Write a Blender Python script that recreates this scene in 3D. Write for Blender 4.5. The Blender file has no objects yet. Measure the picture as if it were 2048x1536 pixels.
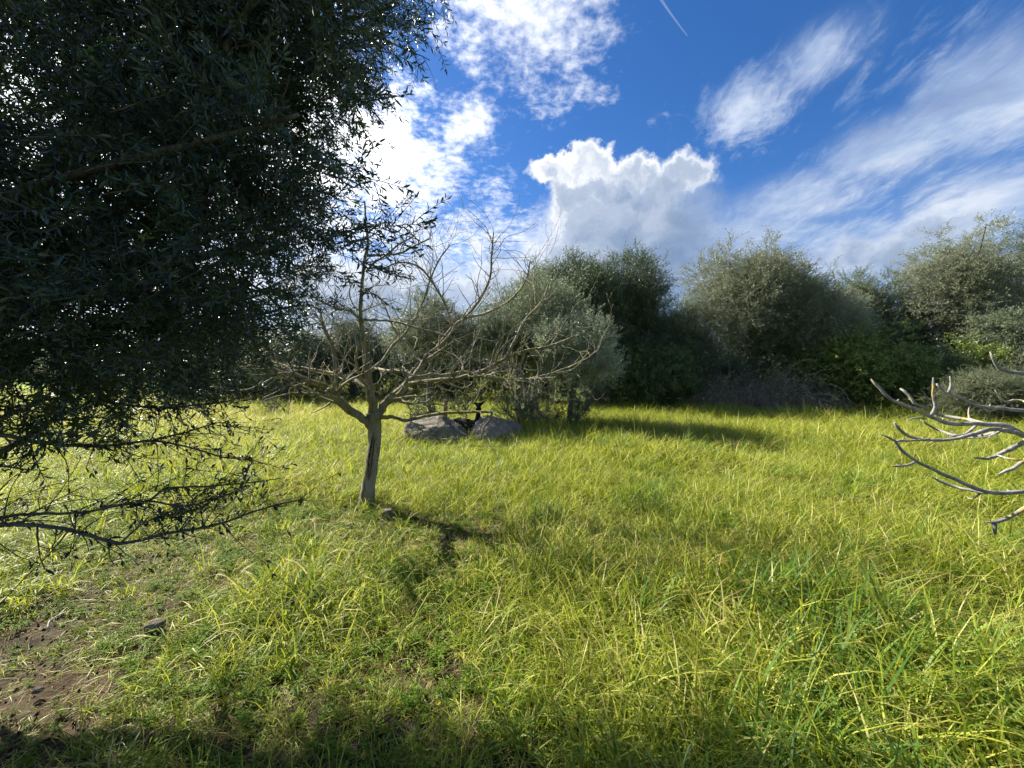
import bpy, math, random
import numpy as np
from mathutils import Vector

R = math.radians
rng = np.random.default_rng(11)
random.seed(5)

# ------------------------------------------------------------------ camera
CAM_H, F, PITCH = 1.6, 770.0, math.atan(28/770.0)
scene = bpy.context.scene
cam_d = bpy.data.cameras.new('camera'); cam = bpy.data.objects.new('camera', cam_d)
scene.collection.objects.link(cam)
cam.location = (0, 0, CAM_H); cam.rotation_euler = (R(90) - PITCH, 0, 0)
cam_d.sensor_width = 36; cam_d.lens = F/2048*36; cam_d.clip_end = 3000; cam_d.clip_start = .02
scene.camera = cam

def pdir(px, py):
    a, b = (px-1024)/F, (768-py)/F
    c, s = math.cos(PITCH), math.sin(PITCH)
    return np.array([a, c + b*s, -s + b*c])
def P(px, py, d):                     # point seen at a pixel of the photograph, d metres ahead (world Y)
    v = pdir(px, py); return v*(d/v[1]) + np.array([0, 0, CAM_H])
def G(px, py, z=0.0):                 # point on the ground
    v = pdir(px, py); return v*((CAM_H-z)/-v[2]) + np.array([0, 0, CAM_H])

# ------------------------------------------------------------------ light
SUN_EL, SUN_AZ = R(38), math.atan2(-.83, .56)          # azimuth from +Y towards +X
sd = np.array([math.sin(SUN_AZ)*math.cos(SUN_EL), math.cos(SUN_AZ)*math.cos(SUN_EL), math.sin(SUN_EL)])
sun_d = bpy.data.lights.new('sun', 'SUN'); sun = bpy.data.objects.new('sun', sun_d)
scene.collection.objects.link(sun)
sun_d.energy = 4.6; sun_d.angle = R(.55); sun_d.color = (1, .94, .82)
sun.rotation_euler = Vector(sd).to_track_quat('Z', 'Y').to_euler()
scene.view_settings.view_transform = 'Standard'; scene.view_settings.look = 'None'
scene.view_settings.gamma = 1; scene.view_settings.use_curve_mapping = False
scene.view_settings.exposure = 1.75
cy = scene.cycles
cy.max_bounces = 5; cy.diffuse_bounces = 3; cy.glossy_bounces = 2; cy.transmission_bounces = 4
cy.transparent_max_bounces = 4; cy.caustics_reflective = False; cy.caustics_refractive = False
cy.use_denoising = True; cy.adaptive_threshold = .02; cy.sample_clamp_indirect = 4

# node helper ------------------------------------------------------
class NT:
    def __init__(s, tree): s.t = tree; s.n = tree.nodes; s.l = tree.links
    def new(s, typ, **kw):
        n = s.n.new(typ)
        for k, v in kw.items(): setattr(n, k, v)
        return n
    def put(s, sock, v):
        if hasattr(v, 'is_linked') or isinstance(v, bpy.types.NodeSocket): s.l.new(v, sock)
        else: sock.default_value = v
    def m(s, op, a, b=0.0, c=0.0, clamp=False):
        n = s.new('ShaderNodeMath', operation=op, use_clamp=clamp)
        s.put(n.inputs[0], a); s.put(n.inputs[1], b); s.put(n.inputs[2], c); return n.outputs[0]
    def vm(s, op, a, b=(0, 0, 0), c=None, scale=None):
        n = s.new('ShaderNodeVectorMath', operation=op)
        s.put(n.inputs[0], a)
        if op != 'SCALE': s.put(n.inputs[1], b)
        if c is not None: s.put(n.inputs[2], c)
        if scale is not None: s.put(n.inputs['Scale'], scale)
        return n.outputs['Value'] if op in ('DOT_PRODUCT', 'LENGTH') else n.outputs[0]
    def noise(s, vec, scale, detail=4, rough=.55, dist=0.0, col=False):
        n = s.new('ShaderNodeTexNoise')
        if vec is not None: s.put(n.inputs['Vector'], vec)
        n.inputs['Scale'].default_value = scale; n.inputs['Detail'].default_value = detail
        n.inputs['Roughness'].default_value = rough; n.inputs['Distortion'].default_value = dist
        return n.outputs[1] if col else n.outputs[0]
    def mr(s, v, a, b, c=0.0, d=1.0, smooth=True):
        n = s.new('ShaderNodeMapRange')
        if smooth: n.interpolation_type = 'SMOOTHSTEP'
        for i, x in enumerate((v, a, b, c, d)): s.put(n.inputs[i], x)
        return n.outputs[0]
    def mix(s, f, a, b, blend='MIX'):
        n = s.new('ShaderNodeMix', data_type='RGBA', blend_type=blend)
        s.put(n.inputs[0], f)
        for k, v in ((6, a), (7, b)):
            s.put(n.inputs[k], (*v, 1) if isinstance(v, tuple) and len(v) == 3 else v)
        return n.outputs[2]
    def ramp(s, f, stops):
        n = s.new('ShaderNodeValToRGB'); e = n.color_ramp.elements
        while len(e) < len(stops): e.new(.5)
        for el, (p, c) in zip(e, stops): el.position = p; el.color = (*c, 1)
        s.put(n.inputs[0], f); return n.outputs[0]

# ------------------------------------------------------------------ sky
world = bpy.data.worlds.new('World'); scene.world = world; world.use_nodes = True
world.cycles.sampling_method = 'NONE'; wt = world.node_tree; wt.nodes.clear(); W = NT(wt)
sky = W.new('ShaderNodeTexSky', sky_type='NISHITA', sun_disc=False)
sky.sun_elevation = SUN_EL; sky.sun_rotation = SUN_AZ; sky.air_density = 1.0; sky.dust_density = .3; sky.ozone_density = 2.5
dirv = W.new('ShaderNodeTexCoord').outputs['Generated']
def azel(px, py):
    v = pdir(px, py); v = v/np.linalg.norm(v)
    return math.atan2(v[0], v[1]), math.asin(v[2])
sx = W.new('ShaderNodeSeparateXYZ'); W.put(sx.inputs[0], dirv)
def uv_of(vec):
    s = W.new('ShaderNodeSeparateXYZ'); W.put(s.inputs[0], vec)
    az = W.m('ARCTAN2', s.outputs[0], s.outputs[1]); el = W.m('ARCSINE', s.outputs[2])
    c = W.new('ShaderNodeCombineXYZ'); W.put(c.inputs[0], az); W.put(c.inputs[1], el); return c.outputs[0]
uv = uv_of(dirv)
sup = W.m('MAXIMUM', sx.outputs[2], 0.0)
inv = W.m('DIVIDE', 1.0, W.m('ADD', sup, .10))
plane = W.vm('SCALE', dirv, scale=inv)                    # a flat cloud layer seen in perspective
def blobs(base, lst):
    tot = None
    for (px, py, rx, ry, w) in lst:
        u, v = azel(px, py); u1, _ = azel(px+rx, py); _, v1 = azel(px, py-ry)
        q = W.vm('MULTIPLY', W.vm('SUBTRACT', base, (u, v, 0)), (1/abs(u1-u), 1/abs(v1-v), 0))
        d = W.m('MULTIPLY', W.m('EXPONENT', W.m('MULTIPLY', W.vm('DOT_PRODUCT', q, q), -1.1)), w)
        tot = d if tot is None else W.m('MAXIMUM', tot, d)
    return tot
# high broken layer
n_hi = W.noise(plane, 7.0, 7, .62, .25)
n_big = W.noise(plane, 1.1, 3, .5)
hi_mask = blobs(uv, [(1060, 40, 240, 220, .9), (1120, 190, 130, 80, .75), (930, 250, 85, 95, .95), (960, 370, 170, 60, .6),
                     (780, 330, 190, 220, 1.0), (560, 300, 330, 420, 1.0), (200, 400, 500, 600, .9), (1500, 235, 95, 80, .95),
                     (900, 470, 300, 90, .85), (1320, 240, 130, 22, .35), (900, -250, 400, 250, .8)])
n_hi2 = W.noise(plane, 26.0, 4, .6, .2)
sv = W.new('ShaderNodeSeparateXYZ'); W.put(sv.inputs[0], uv)
infr = W.m('MULTIPLY', W.mr(W.m('ABSOLUTE', sv.outputs[0]), .95, 1.25, 1, 0), W.mr(sv.outputs[1], .85, 1.1, 1, 0))
hi_mask = W.m('MAXIMUM', hi_mask, W.m('MULTIPLY', W.mr(n_big, .38, .60, 0, .85), W.m('SUBTRACT', 1.0, infr)))   # unseen broken cloud added outside the view for more fill light
hi = W.mr(W.m('ADD', hi_mask, W.m('ADD', W.m('MULTIPLY', W.m('SUBTRACT', n_hi, .5), 1.5), W.m('MULTIPLY', W.m('SUBTRACT', n_hi2, .5), 1.15))), .34, 1.25)
# streaks fanning out from the horizon
ang = R(13)
rot = W.new('ShaderNodeMapping'); W.put(rot.inputs[0], plane); rot.inputs['Rotation'].default_value = (0, 0, ang)
rot.inputs['Scale'].default_value = (1, 1, 1)
rs = W.vm('MULTIPLY', rot.outputs[0], (1.0, .42, 1.0))
n_st = W.noise(rs, 4.2, 7, .6, .35); n_st2 = W.noise(rs, 16.0, 6, .68, .5)
st_mask = blobs(uv, [(1980, 190, 260, 170, 1.0), (1780, 300, 230, 90, 1.05), (1880, 250, 180, 90, 1.0), (1600, 400, 230, 75, 1.0), (1950, 420, 270, 120, 1.0),
                     (1500, 470, 240, 80, .9), (1750, 500, 500, 90, .9), (1650, 100, 190, 110, .62), (1500, 200, 150, 90, .62), (2300, 300, 500, 400, .9)])
st = W.mr(W.m('ADD', st_mask, W.m('ADD', W.m('MULTIPLY', W.m('SUBTRACT', n_st, .44), 1.5), W.m('MULTIPLY', W.m('SUBTRACT', n_st2, .5), 1.3))), .36, 1.15)
# cumulus heap
low0 = W.new('ShaderNodeSeparateXYZ'); W.put(low0.inputs[0], uv); low_v = low0.outputs[1]; v_cu = .3
wob2 = W.vm('SCALE', W.vm('SUBTRACT', W.noise(uv, 34, 4, .6, 0, True), (.5, .5, .5)), scale=.035)
wob = W.vm('SCALE', W.vm('SUBTRACT', W.noise(uv, 9, 6, .62, 0, True), (.5, .5, .5)), scale=.17)
uvw = W.vm('ADD', W.vm('ADD', uv, wob), wob2)
CU = [(1110, 335, 75, 55, 1), (1180, 325, 70, 55, 1), (1240, 345, 90, 60, 1), (1300, 345, 60, 45, .9), (1375, 350, 62, 50, 1), (1330, 390, 90, 70, 1), (1150, 400, 80, 90, 1),
      (1210, 430, 150, 110, 1.1), (1300, 460, 150, 120, 1.1), (1180, 510, 170, 110, 1.1), (1340, 560, 230, 100, 1.0), (1000, 590, 260, 80, .9), (760, 600, 300, 110, .9), (820, 560, 60, 80, .8), (1700, 500, 80, 50, .85), (1780, 515, 110, 60, .9), (1870, 470, 120, 50, .8), (960, 480, 28, 30, .75), (1480, 560, 200, 60, .8)]
cu_d = blobs(uvw, CU)
soft_v = W.m('ADD', W.m('SUBTRACT', low_v, W.m('MULTIPLY', low0.outputs[0], .22)), W.m('MULTIPLY', W.m('SUBTRACT', W.noise(uv, 6, 3, .5), .5), .35))
cu = W.mr(cu_d, W.mr(soft_v, .20, .46, .05, .37), W.mr(soft_v, .20, .46, .98, .60))
lu, lv = azel(1100, 300); cu0u, cu0v = azel(1220, 430)
off = W.vm('ADD', uvw, (-.045, .055, 0))
cu_o = blobs(off, CU)
n_cu = W.noise(uvw, 17, 5, .55)
lobe = W.m('SUBTRACT', cu_d, cu_o)
shade = W.m('ADD', W.m('ADD', W.mr(cu_d, .48, .95, .55, .18), W.m('MULTIPLY', W.mr(lobe, -.35, .35), .45)), W.m('MULTIPLY', W.m('SUBTRACT', n_cu, .5), .75))
low = W.new('ShaderNodeSeparateXYZ'); W.put(low.inputs[0], uv)
shade = W.m('ADD', shade, W.m('ADD', W.mr(low.outputs[0], -.1, .5, .18, -.12), W.mr(low.outputs[1], .1, .5, -.22, .16)))
cu_col = W.ramp(shade, [(0.0, (.20, .29, .46)), (.35, (.30, .39, .55)), (.72, (.48, .56, .70)), (1.0, (.90, .93, .97))])
# brighter towards the sun
sund = W.vm('DOT_PRODUCT', dirv, tuple(sd))
glow = W.mr(sund, -.1, .95)
hi_col = W.mix(glow, (.44, .55, .75), (1.25, 1.27, 1.3)); hi_col = W.mix(W.mr(sund, .72, 1.0), hi_col, (4.5, 4.4, 4.2))
st_sh = W.noise(plane, 2.2, 5, .6, .3)
st_col = W.ramp(st_sh, [(.35, (.28, .37, .58)), (.5, (.42, .54, .76)), (.68, (.74, .80, .90))])
# low pale band on the horizon, heaped cloud behind the trees at left
hz = W.mr(low.outputs[1], .0, .42, 1, 0)
hz = W.m('MULTIPLY', hz, W.mr(W.noise(uvw, 5, 5, .6), .30, .62))
hz_col = W.mix(W.mr(low.outputs[0], -.5, .45), (.98, 1.0, 1.04), (.36, .47, .66))
# contrail
c0, c1 = azel(1316, -10), azel(1375, 72)
dx, dy = c1[0]-c0[0], c1[1]-c0[1]; L = math.hypot(dx, dy)
rel = W.vm('SUBTRACT', uv, (c0[0], c0[1], 0))
al = W.m('DIVIDE', W.vm('DOT_PRODUCT', rel, (dx/L, dy/L, 0)), L)
ac = W.m('ABSOLUTE', W.vm('DOT_PRODUCT', rel, (-dy/L, dx/L, 0)))
wd = W.m('ADD', .0008, W.m('MULTIPLY', W.m('SUBTRACT', 1.0, al), .0022))
con = W.m('MULTIPLY', W.mr(W.m('DIVIDE', ac, wd), .2, 1.3, .20, 0), W.m('MULTIPLY', W.mr(al, -1.2, 0.1), W.mr(al, .99, 1.0, 1, 0)))
skyc = W.vm('MULTIPLY', sky.outputs[0], (.121, .126, .150))
hsv = W.new('ShaderNodeHueSaturation'); hsv.inputs['Saturation'].default_value = 1.22; hsv.inputs['Value'].default_value = .95
W.put(hsv.inputs['Color'], skyc)
c = W.mix(W.m('MULTIPLY', hz, .9), hsv.outputs[0], hz_col)
veil = W.m('MULTIPLY', W.mr(st_mask, .25, 1.0), .58)
c = W.mix(veil, c, (.36, .46, .66))
c = W.mix(W.m('MULTIPLY', st, .8), c, st_col)
c = W.mix(W.m('MULTIPLY', hi, W.mr(glow, .3, .8, .60, .88)), c, hi_col)
c = W.mix(cu, c, cu_col)
c = W.mix(con, c, (.8, .86, .95))
bgn = W.new('ShaderNodeBackground'); W.put(bgn.inputs[0], c); bgn.inputs[1].default_value = .335
wo = W.new('ShaderNodeOutputWorld'); wt.links.new(bgn.outputs[0], wo.inputs[0])

# ------------------------------------------------------------------ materials
def mat(name):
    m = bpy.data.materials.new(name); m.use_nodes = True
    m.node_tree.nodes.clear(); return m, NT(m.node_tree)
def out(N, sh): N.l.new(sh, N.new('ShaderNodeOutputMaterial').inputs[0])
def bsdf(N, col, rough=.6, spec=.3, normal=None):
    b = N.new('ShaderNodeBsdfPrincipled'); N.put(b.inputs['Base Color'], (*col, 1) if isinstance(col, tuple) else col)
    N.put(b.inputs['Roughness'], rough); b.inputs['Specular IOR Level'].default_value = spec
    if normal is not None: N.put(b.inputs['Normal'], normal)
    return b.outputs[0]
def bump(N, h, strength=.4, dist=.02):
    b = N.new('ShaderNodeBump'); b.inputs['Strength'].default_value = strength; b.inputs['Distance'].default_value = dist
    N.put(b.inputs['Height'], h); return b.outputs[0]
def leafy(N, col, back, trans_col, tf=.3, rough=.45, spec=.35):
    geo = N.new('ShaderNodeNewGeometry')
    cc = N.mix(geo.outputs['Backfacing'], col, back)
    a = bsdf(N, cc, rough, spec)
    t = N.new('ShaderNodeBsdfTranslucent'); N.put(t.inputs[0], (*trans_col, 1) if isinstance(trans_col, tuple) else trans_col)
    mx = N.new('ShaderNodeMixShader'); mx.inputs[0].default_value = tf
    N.l.new(a, mx.inputs[1]); N.l.new(t.outputs[0], mx.inputs[2]); out(N, mx.outputs[0])
def inst_attr(N, name):
    a = N.new('ShaderNodeAttribute', attribute_type='INSTANCER', attribute_name=name); return a.outputs['Fac']
def geo_attr(N, name):
    a = N.new('ShaderNodeAttribute', attribute_type='GEOMETRY', attribute_name=name); return a.outputs['Fac']

def grass_mat(name, dry=0.0, weed=False, blue=False):
    m, N = mat(name)
    bv, bt, tint = geo_attr(N, 'bv'), geo_attr(N, 'bt'), inst_attr(N, 'tint')
    f = N.m('ADD', N.m('MULTIPLY', bv, .68), N.m('MULTIPLY', tint, .36))
    if weed: stops = [(0, (.05, .12, .015)), (.5, (.12, .22, .022)), (1, (.26, .35, .04))]
    elif dry: stops = [(0, (.20, .19, .045)), (.45, (.34, .28, .10)), (.8, (.42, .26, .07)), (1, (.34, .16, .04))]
    elif blue: stops = [(0, (.05, .14, .035)), (.5, (.10, .20, .030)), (1, (.24, .34, .05))]
    else: stops = [(0, (.03, .07, .008)), (.28, (.11, .18, .012)), (.50, (.235, .31, .024)), (.70, (.39, .42, .06)), (.86, (.60, .55, .24)), (1, (.55, .36, .10))]
    col = N.ramp(f, stops)
    if not weed:
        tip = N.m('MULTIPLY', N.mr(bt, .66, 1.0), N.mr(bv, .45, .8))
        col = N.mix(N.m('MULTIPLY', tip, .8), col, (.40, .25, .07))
    col = N.mix(N.mr(bt, 0.0, .35, .55, 0), col, (.10, .105, .02))        # darker blade foot, shade between the blades put into the colour
    tc = N.mix(.45, col, (.48, .49, .03) if not dry else (.42, .36, .12))
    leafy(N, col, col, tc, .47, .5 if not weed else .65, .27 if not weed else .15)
    return m
M = {}
M['grass'] = grass_mat('grass_blade'); M['blue'] = grass_mat('lush_grass_blade', blue=True)
M['dry'] = grass_mat('dry_grass', dry=1); M['weed'] = grass_mat('weed_leaf', weed=True)

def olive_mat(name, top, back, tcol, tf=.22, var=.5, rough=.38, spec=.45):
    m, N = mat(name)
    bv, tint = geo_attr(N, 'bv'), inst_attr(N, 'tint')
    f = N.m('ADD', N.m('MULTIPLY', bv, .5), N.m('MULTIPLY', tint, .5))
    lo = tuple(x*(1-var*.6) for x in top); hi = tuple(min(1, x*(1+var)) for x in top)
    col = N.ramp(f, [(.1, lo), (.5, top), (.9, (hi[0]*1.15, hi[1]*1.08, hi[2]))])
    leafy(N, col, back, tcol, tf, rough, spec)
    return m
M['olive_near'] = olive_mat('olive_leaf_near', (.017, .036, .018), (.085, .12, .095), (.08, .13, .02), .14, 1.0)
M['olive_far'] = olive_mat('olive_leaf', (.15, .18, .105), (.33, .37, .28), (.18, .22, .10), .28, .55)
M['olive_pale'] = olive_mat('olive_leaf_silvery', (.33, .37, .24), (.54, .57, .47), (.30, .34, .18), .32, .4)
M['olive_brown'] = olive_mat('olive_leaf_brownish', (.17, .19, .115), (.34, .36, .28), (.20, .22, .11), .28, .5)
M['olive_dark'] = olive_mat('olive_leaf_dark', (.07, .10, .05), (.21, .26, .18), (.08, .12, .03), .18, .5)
M['lentisk'] = olive_mat('broad_leaf', (.07, .115, .03), (.11, .15, .06), (.14, .20, .02), .22, .9, .35, .5)
M['lentisk_y'] = olive_mat('broad_leaf_yellowish', (.17, .23, .045), (.20, .25, .09), (.18, .24, .03), .25, .8, .35, .5)
M['spiky'] = olive_mat('needle_leaf', (.15, .17, .10), (.14, .17, .09), (.10, .12, .05), .15, .4, .6, .2)
M['young'] = olive_mat('young_leaf', (.13, .24, .04), (.18, .24, .12), (.22, .34, .04), .35, .4)

def bark(name, a, b, lichen=None, lk=.62, sc=18, rough=.85, bstr=.7, wound=False):
    m, N = mat(name)
    co = N.new('ShaderNodeTexCoord').outputs['Object']
    st = N.vm('MULTIPLY', co, (1, 1, .35))
    n = N.noise(st, sc, 8, .65, .4); n2 = N.noise(co, 4, 4, .5)
    col = N.mix(N.mr(n, .35, .65), a, b)
    col = N.mix(N.mr(n2, .55, .75, 0, .6), col, tuple(x*.55 for x in a))
    if lichen:
        l = N.noise(co, 23, 5, .6); l2 = N.noise(co, 5, 3, .5)
        col = N.mix(N.m('MULTIPLY', N.mr(l, .5, .58), N.mr(l2, lk-.12, lk)), col, lichen)
        l3 = N.noise(N.vm('ADD', co, (7, 3, 1)), 40, 4, .6)
        col = N.mix(N.mr(l3, .6, .68, 0, .8), col, (.36, .36, .31))
    if wound:
        w = geo_attr(N, 'bv'); col = N.mix(N.mr(w, .3, .1), col, (.025, .02, .015)); col = N.mix(N.mr(w, .7, .9), col, N.mix(n, (.16, .11, .065), (.30, .23, .15)))
    out(N, bsdf(N, col, rough, .15, bump(N, n, bstr, .012)))
    return m
M['fig_trunk'] = bark('fig_trunk_bark', (.13, .115, .085), (.26, .24, .185), (.21, .19, .03), .62, wound=True)
M['fig_bark'] = bark('fig_bark', (.115, .10, .07), (.22, .20, .15), (.19, .17, .03), .52)
M['fig_twig'] = bark('fig_twig', (.15, .135, .10), (.30, .275, .21), (.21, .195, .04), .55, 30, .8, .4)
M['grey_bark'] = bark('grey_bark', (.17, .16, .14), (.33, .315, .28), (.33, .25, .06), .63, 30, .8, .6)
M['olive_bark'] = bark('olive_bark', (.07, .06, .045), (.14, .125, .10), None, 0, 14)
M['wood_hollow'] = bark('bare_wood', (.24, .18, .11), (.36, .28, .18), None, 0, 25)
M['dead_twig'] = bark('dead_twig', (.15, .125, .09), (.32, .275, .20), None, 0, 20, .9, .3)
M['straw'] = bark('straw_stalk', (.45, .40, .30), (.62, .57, .46), None, 0, 20, .8, .3)

def mk_ground():
    m, N = mat('soil')
    co = N.new('ShaderNodeTexCoord').outputs['Object']
    n = N.noise(co, 6, 9, .7); n2 = N.noise(co, 1.1, 5, .6); n3 = N.noise(co, 60, 4, .6)
    col = N.mix(N.mr(n, .35, .65), (.022, .016, .011), (.085, .063, .042))
    col = N.mix(N.mr(n3, .58, .7, 0, .5), col, (.15, .11, .07))
    col = N.mix(N.mr(n2, .45, .6, 0, .25), col, (.10, .065, .04))
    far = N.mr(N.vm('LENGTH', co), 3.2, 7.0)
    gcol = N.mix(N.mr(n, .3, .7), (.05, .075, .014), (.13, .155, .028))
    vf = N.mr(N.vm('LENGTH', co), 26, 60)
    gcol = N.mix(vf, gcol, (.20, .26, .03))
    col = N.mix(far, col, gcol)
    out(N, bsdf(N, col, .95, .1, bump(N, n, 1.0, .05)))
    return m
M['soil'] = mk_ground()
def mk_rock(name, a, b):
    m, N = mat(name)
    co = N.new('ShaderNodeTexCoord').outputs['Object']
    n = N.noise(co, 5, 10, .72); n2 = N.noise(co, 22, 6, .7); n3 = N.noise(N.vm('ADD', co, (4, 4, 4)), 9, 5, .6)
    col = N.mix(N.mr(n, .35, .65), a, b)
    col = N.mix(N.mr(n2, .55, .66, 0, .75), col, (.07, .065, .055))
    col = N.mix(N.mr(N.noise(N.vm('MULTIPLY', co, (1, 1, .5)), 2.6, 8, .75, 1.2), .485, .5, .0, .0), col, (.03, .028, .025))
    col = N.mix(N.mr(n3, .53, .60, 0, .8), col, (.33, .31, .26))
    out(N, bsdf(N, col, .9, .15, bump(N, N.m('ADD', n, N.m('MULTIPLY', n2, .5)), 1.0, .10)))
    return m
M['rock'] = mk_rock('limestone', (.15, .13, .10), (.30, .26, .20))
M['rock_dark'] = mk_rock('wall_stone', (.15, .13, .11), (.26, .23, .2))
def plain(name, col, rough=.8, spec=.2, var=.3, sc=30):
    m, N = mat(name)
    co = N.new('ShaderNodeTexCoord').outputs['Object']
    c_ = N.mix(N.noise(co, sc, 4, .6), tuple(x*(1-var) for x in col), tuple(min(1, x*(1+var)) for x in col))
    out(N, bsdf(N, c_, rough, spec)); return m
M['black_fur'] = plain('black_fur', (.012, .011, .011), .8, .15)
M['brown_fur'] = plain('brown_fur', (.16, .11, .075), .9, .1, .35, 20)
M['petal'] = plain('yellow_petal', (.75, .60, .02), .5, .2, .1)
M['eye'] = plain('eye', (.02, .015, .01), .15, .6)

# ------------------------------------------------------------------ mesh helpers
class MB:
    def __init__(s): s.v = []; s.f = []; s.n = 0; s.bv = []; s.bt = []
    def add(s, V, Fc, bv=None, bt=None):
        V = np.asarray(V, float).reshape(-1, 3)
        s.v.append(V); s.f.extend([tuple(int(i)+s.n for i in f) for f in Fc]); s.n += len(V)
        s.bv.append(np.full(len(V), .5) if bv is None else np.broadcast_to(bv, len(V)))
        s.bt.append(np.full(len(V), .5) if bt is None else np.broadcast_to(bt, len(V)))
    def mesh(s, name, material, smooth=True):
        me = bpy.data.meshes.new(name)
        V = np.concatenate(s.v) if s.v else np.zeros((0, 3))
        me.from_pydata(V.tolist(), [], s.f)
        me.materials.append(material)
        for nm, dat in (('bv', s.bv), ('bt', s.bt)):
            a = me.attributes.new(nm, 'FLOAT', 'POINT'); a.data.foreach_set('value', np.concatenate(dat).astype(np.float32))
        if smooth: me.polygons.foreach_set('use_smooth', [True]*len(me.polygons))
        me.update(); return me
    def obj(s, name, material, parent=None, loc=None, smooth=True):
        me = s.mesh(name, material, smooth)
        o = bpy.data.objects.new(name, me); scene.collection.objects.link(o)
        if loc is not None:
            me.transform(__import__('mathutils').Matrix.Translation(-Vector(loc))); o.location = loc
        if parent is not None:
            o.parent = parent
            o.matrix_parent_inverse = __import__('mathutils').Matrix.Translation(-abs_loc(parent))
        return o
def abs_loc(o):
    return Vector(o['base']) if 'base' in o.keys() else Vector(o.location)
def tag(o, label=None, cat=None, group=None, kind=None):
    if label: o['label'] = label
    if cat: o['category'] = cat
    if group: o['group'] = group
    if kind: o['kind'] = kind
    return o
def thing(name, loc, label, cat, group=None):
    o = bpy.data.objects.new(name, None); scene.collection.objects.link(o)
    o.location = tuple(map(float, loc)); o.empty_display_size = .2
    return tag(o, label, cat, group)

def unit(v): v = np.asarray(v, float); return v/(np.linalg.norm(v)+1e-12)
def smooth_path(pts, rad, step):
    pts = np.asarray(pts, float); rad = np.asarray(rad, float); n = len(pts)
    E = np.vstack([2*pts[0]-pts[1], pts, 2*pts[-1]-pts[-2]]); o, r = [], []
    for i in range(n-1):
        k = max(1, int(np.linalg.norm(pts[i+1]-pts[i])/step))
        for t in np.arange(k)/k:
            a, b, c_, d = E[i], E[i+1], E[i+2], E[i+3]
            o.append(.5*((2*b)+(-a+c_)*t+(2*a-5*b+4*c_-d)*t*t+(-a+3*b-3*c_+d)*t**3)); r.append(rad[i]*(1-t)+rad[i+1]*t)
    o.append(pts[-1]); r.append(rad[-1]); return np.array(o), np.array(r)
def tube(mb, pts, rad, sides=6, rj=0.0, cap=True, fn=None):
    pts = np.asarray(pts, float); n = len(pts)
    T = np.gradient(pts, axis=0); T /= (np.linalg.norm(T, axis=1)[:, None]+1e-9)
    ref = np.array([0, 0, 1.]) if abs(T[0][2]) < .9 else np.array([1., 0, 0])
    u = unit(np.cross(T[0], ref)); rings = []
    a = np.arange(sides)/sides*2*math.pi; ca, sa = np.cos(a)[:, None], np.sin(a)[:, None]
    for i in range(n):
        u = unit(u - T[i]*np.dot(u, T[i])); w = np.cross(T[i], u)
        rr = np.full((sides, 1), rad[i])
        if rj: rr = rr*(1+rng.normal(0, rj, (sides, 1)))
        D = ca*u + sa*w
        if fn is not None: rr = rr*fn(pts[i], D, i/(n-1))[:, None]
        rings.append(pts[i] + D*rr)
    V = np.concatenate(rings); Fc = []
    for i in range(n-1):
        for k in range(sides):
            k2 = (k+1) % sides; Fc.append((i*sides+k, i*sides+k2, (i+1)*sides+k2, (i+1)*sides+k))
    if cap:
        Fc.append(tuple((n-1)*sides+k for k in range(sides))); Fc.append(tuple(reversed(range(sides))))
    mb.add(V, Fc)

def twig(mb, p, d, L, r, lev, up=.10, wan=.16, bud=True, sides=5, split=.35, tips=None):
    """a bare twig that wanders, turns upward and forks"""
    n = max(4, int(L/.055)); p = np.array(p, float); d = unit(d); P_, Rr = [p.copy()], [r]
    kids = []; cur = rng.normal(0, wan*.55, 3)
    for i in range(n):
        cur = cur*.9 + rng.normal(0, wan*.3, 3)
        d = unit(d + rng.normal(0, wan*.55, 3) + cur + np.array([0, 0, up*(.2+1.6*i/n)]))
        p = p + d*L/n; t = (i+1)/n
        P_.append(p.copy()); Rr.append(r*(1-.62*t)*(1.0+(.22 if (i % 3 == 0) else 0)))
        if lev > 0 and i > 0 and rng.random() < split: kids.append((p.copy(), d.copy(), t))
    Rr[-1] = max(Rr[-1]*1.15, .0022)
    tube(mb, P_, Rr, sides)
    if tips is not None: tips.append((P_[-1], d))
    for (q, dd, t) in kids:
        ax = unit(rng.normal(0, 1, 3)); side = unit(np.cross(dd, ax))
        twig(mb, q, unit(dd*.75+side*.85), L*(1-t*.5)*rng.uniform(.4, .75), r*(1-.6*t)*.72, lev-1, up, wan, bud, max(4, sides-1), split, tips)

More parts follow.
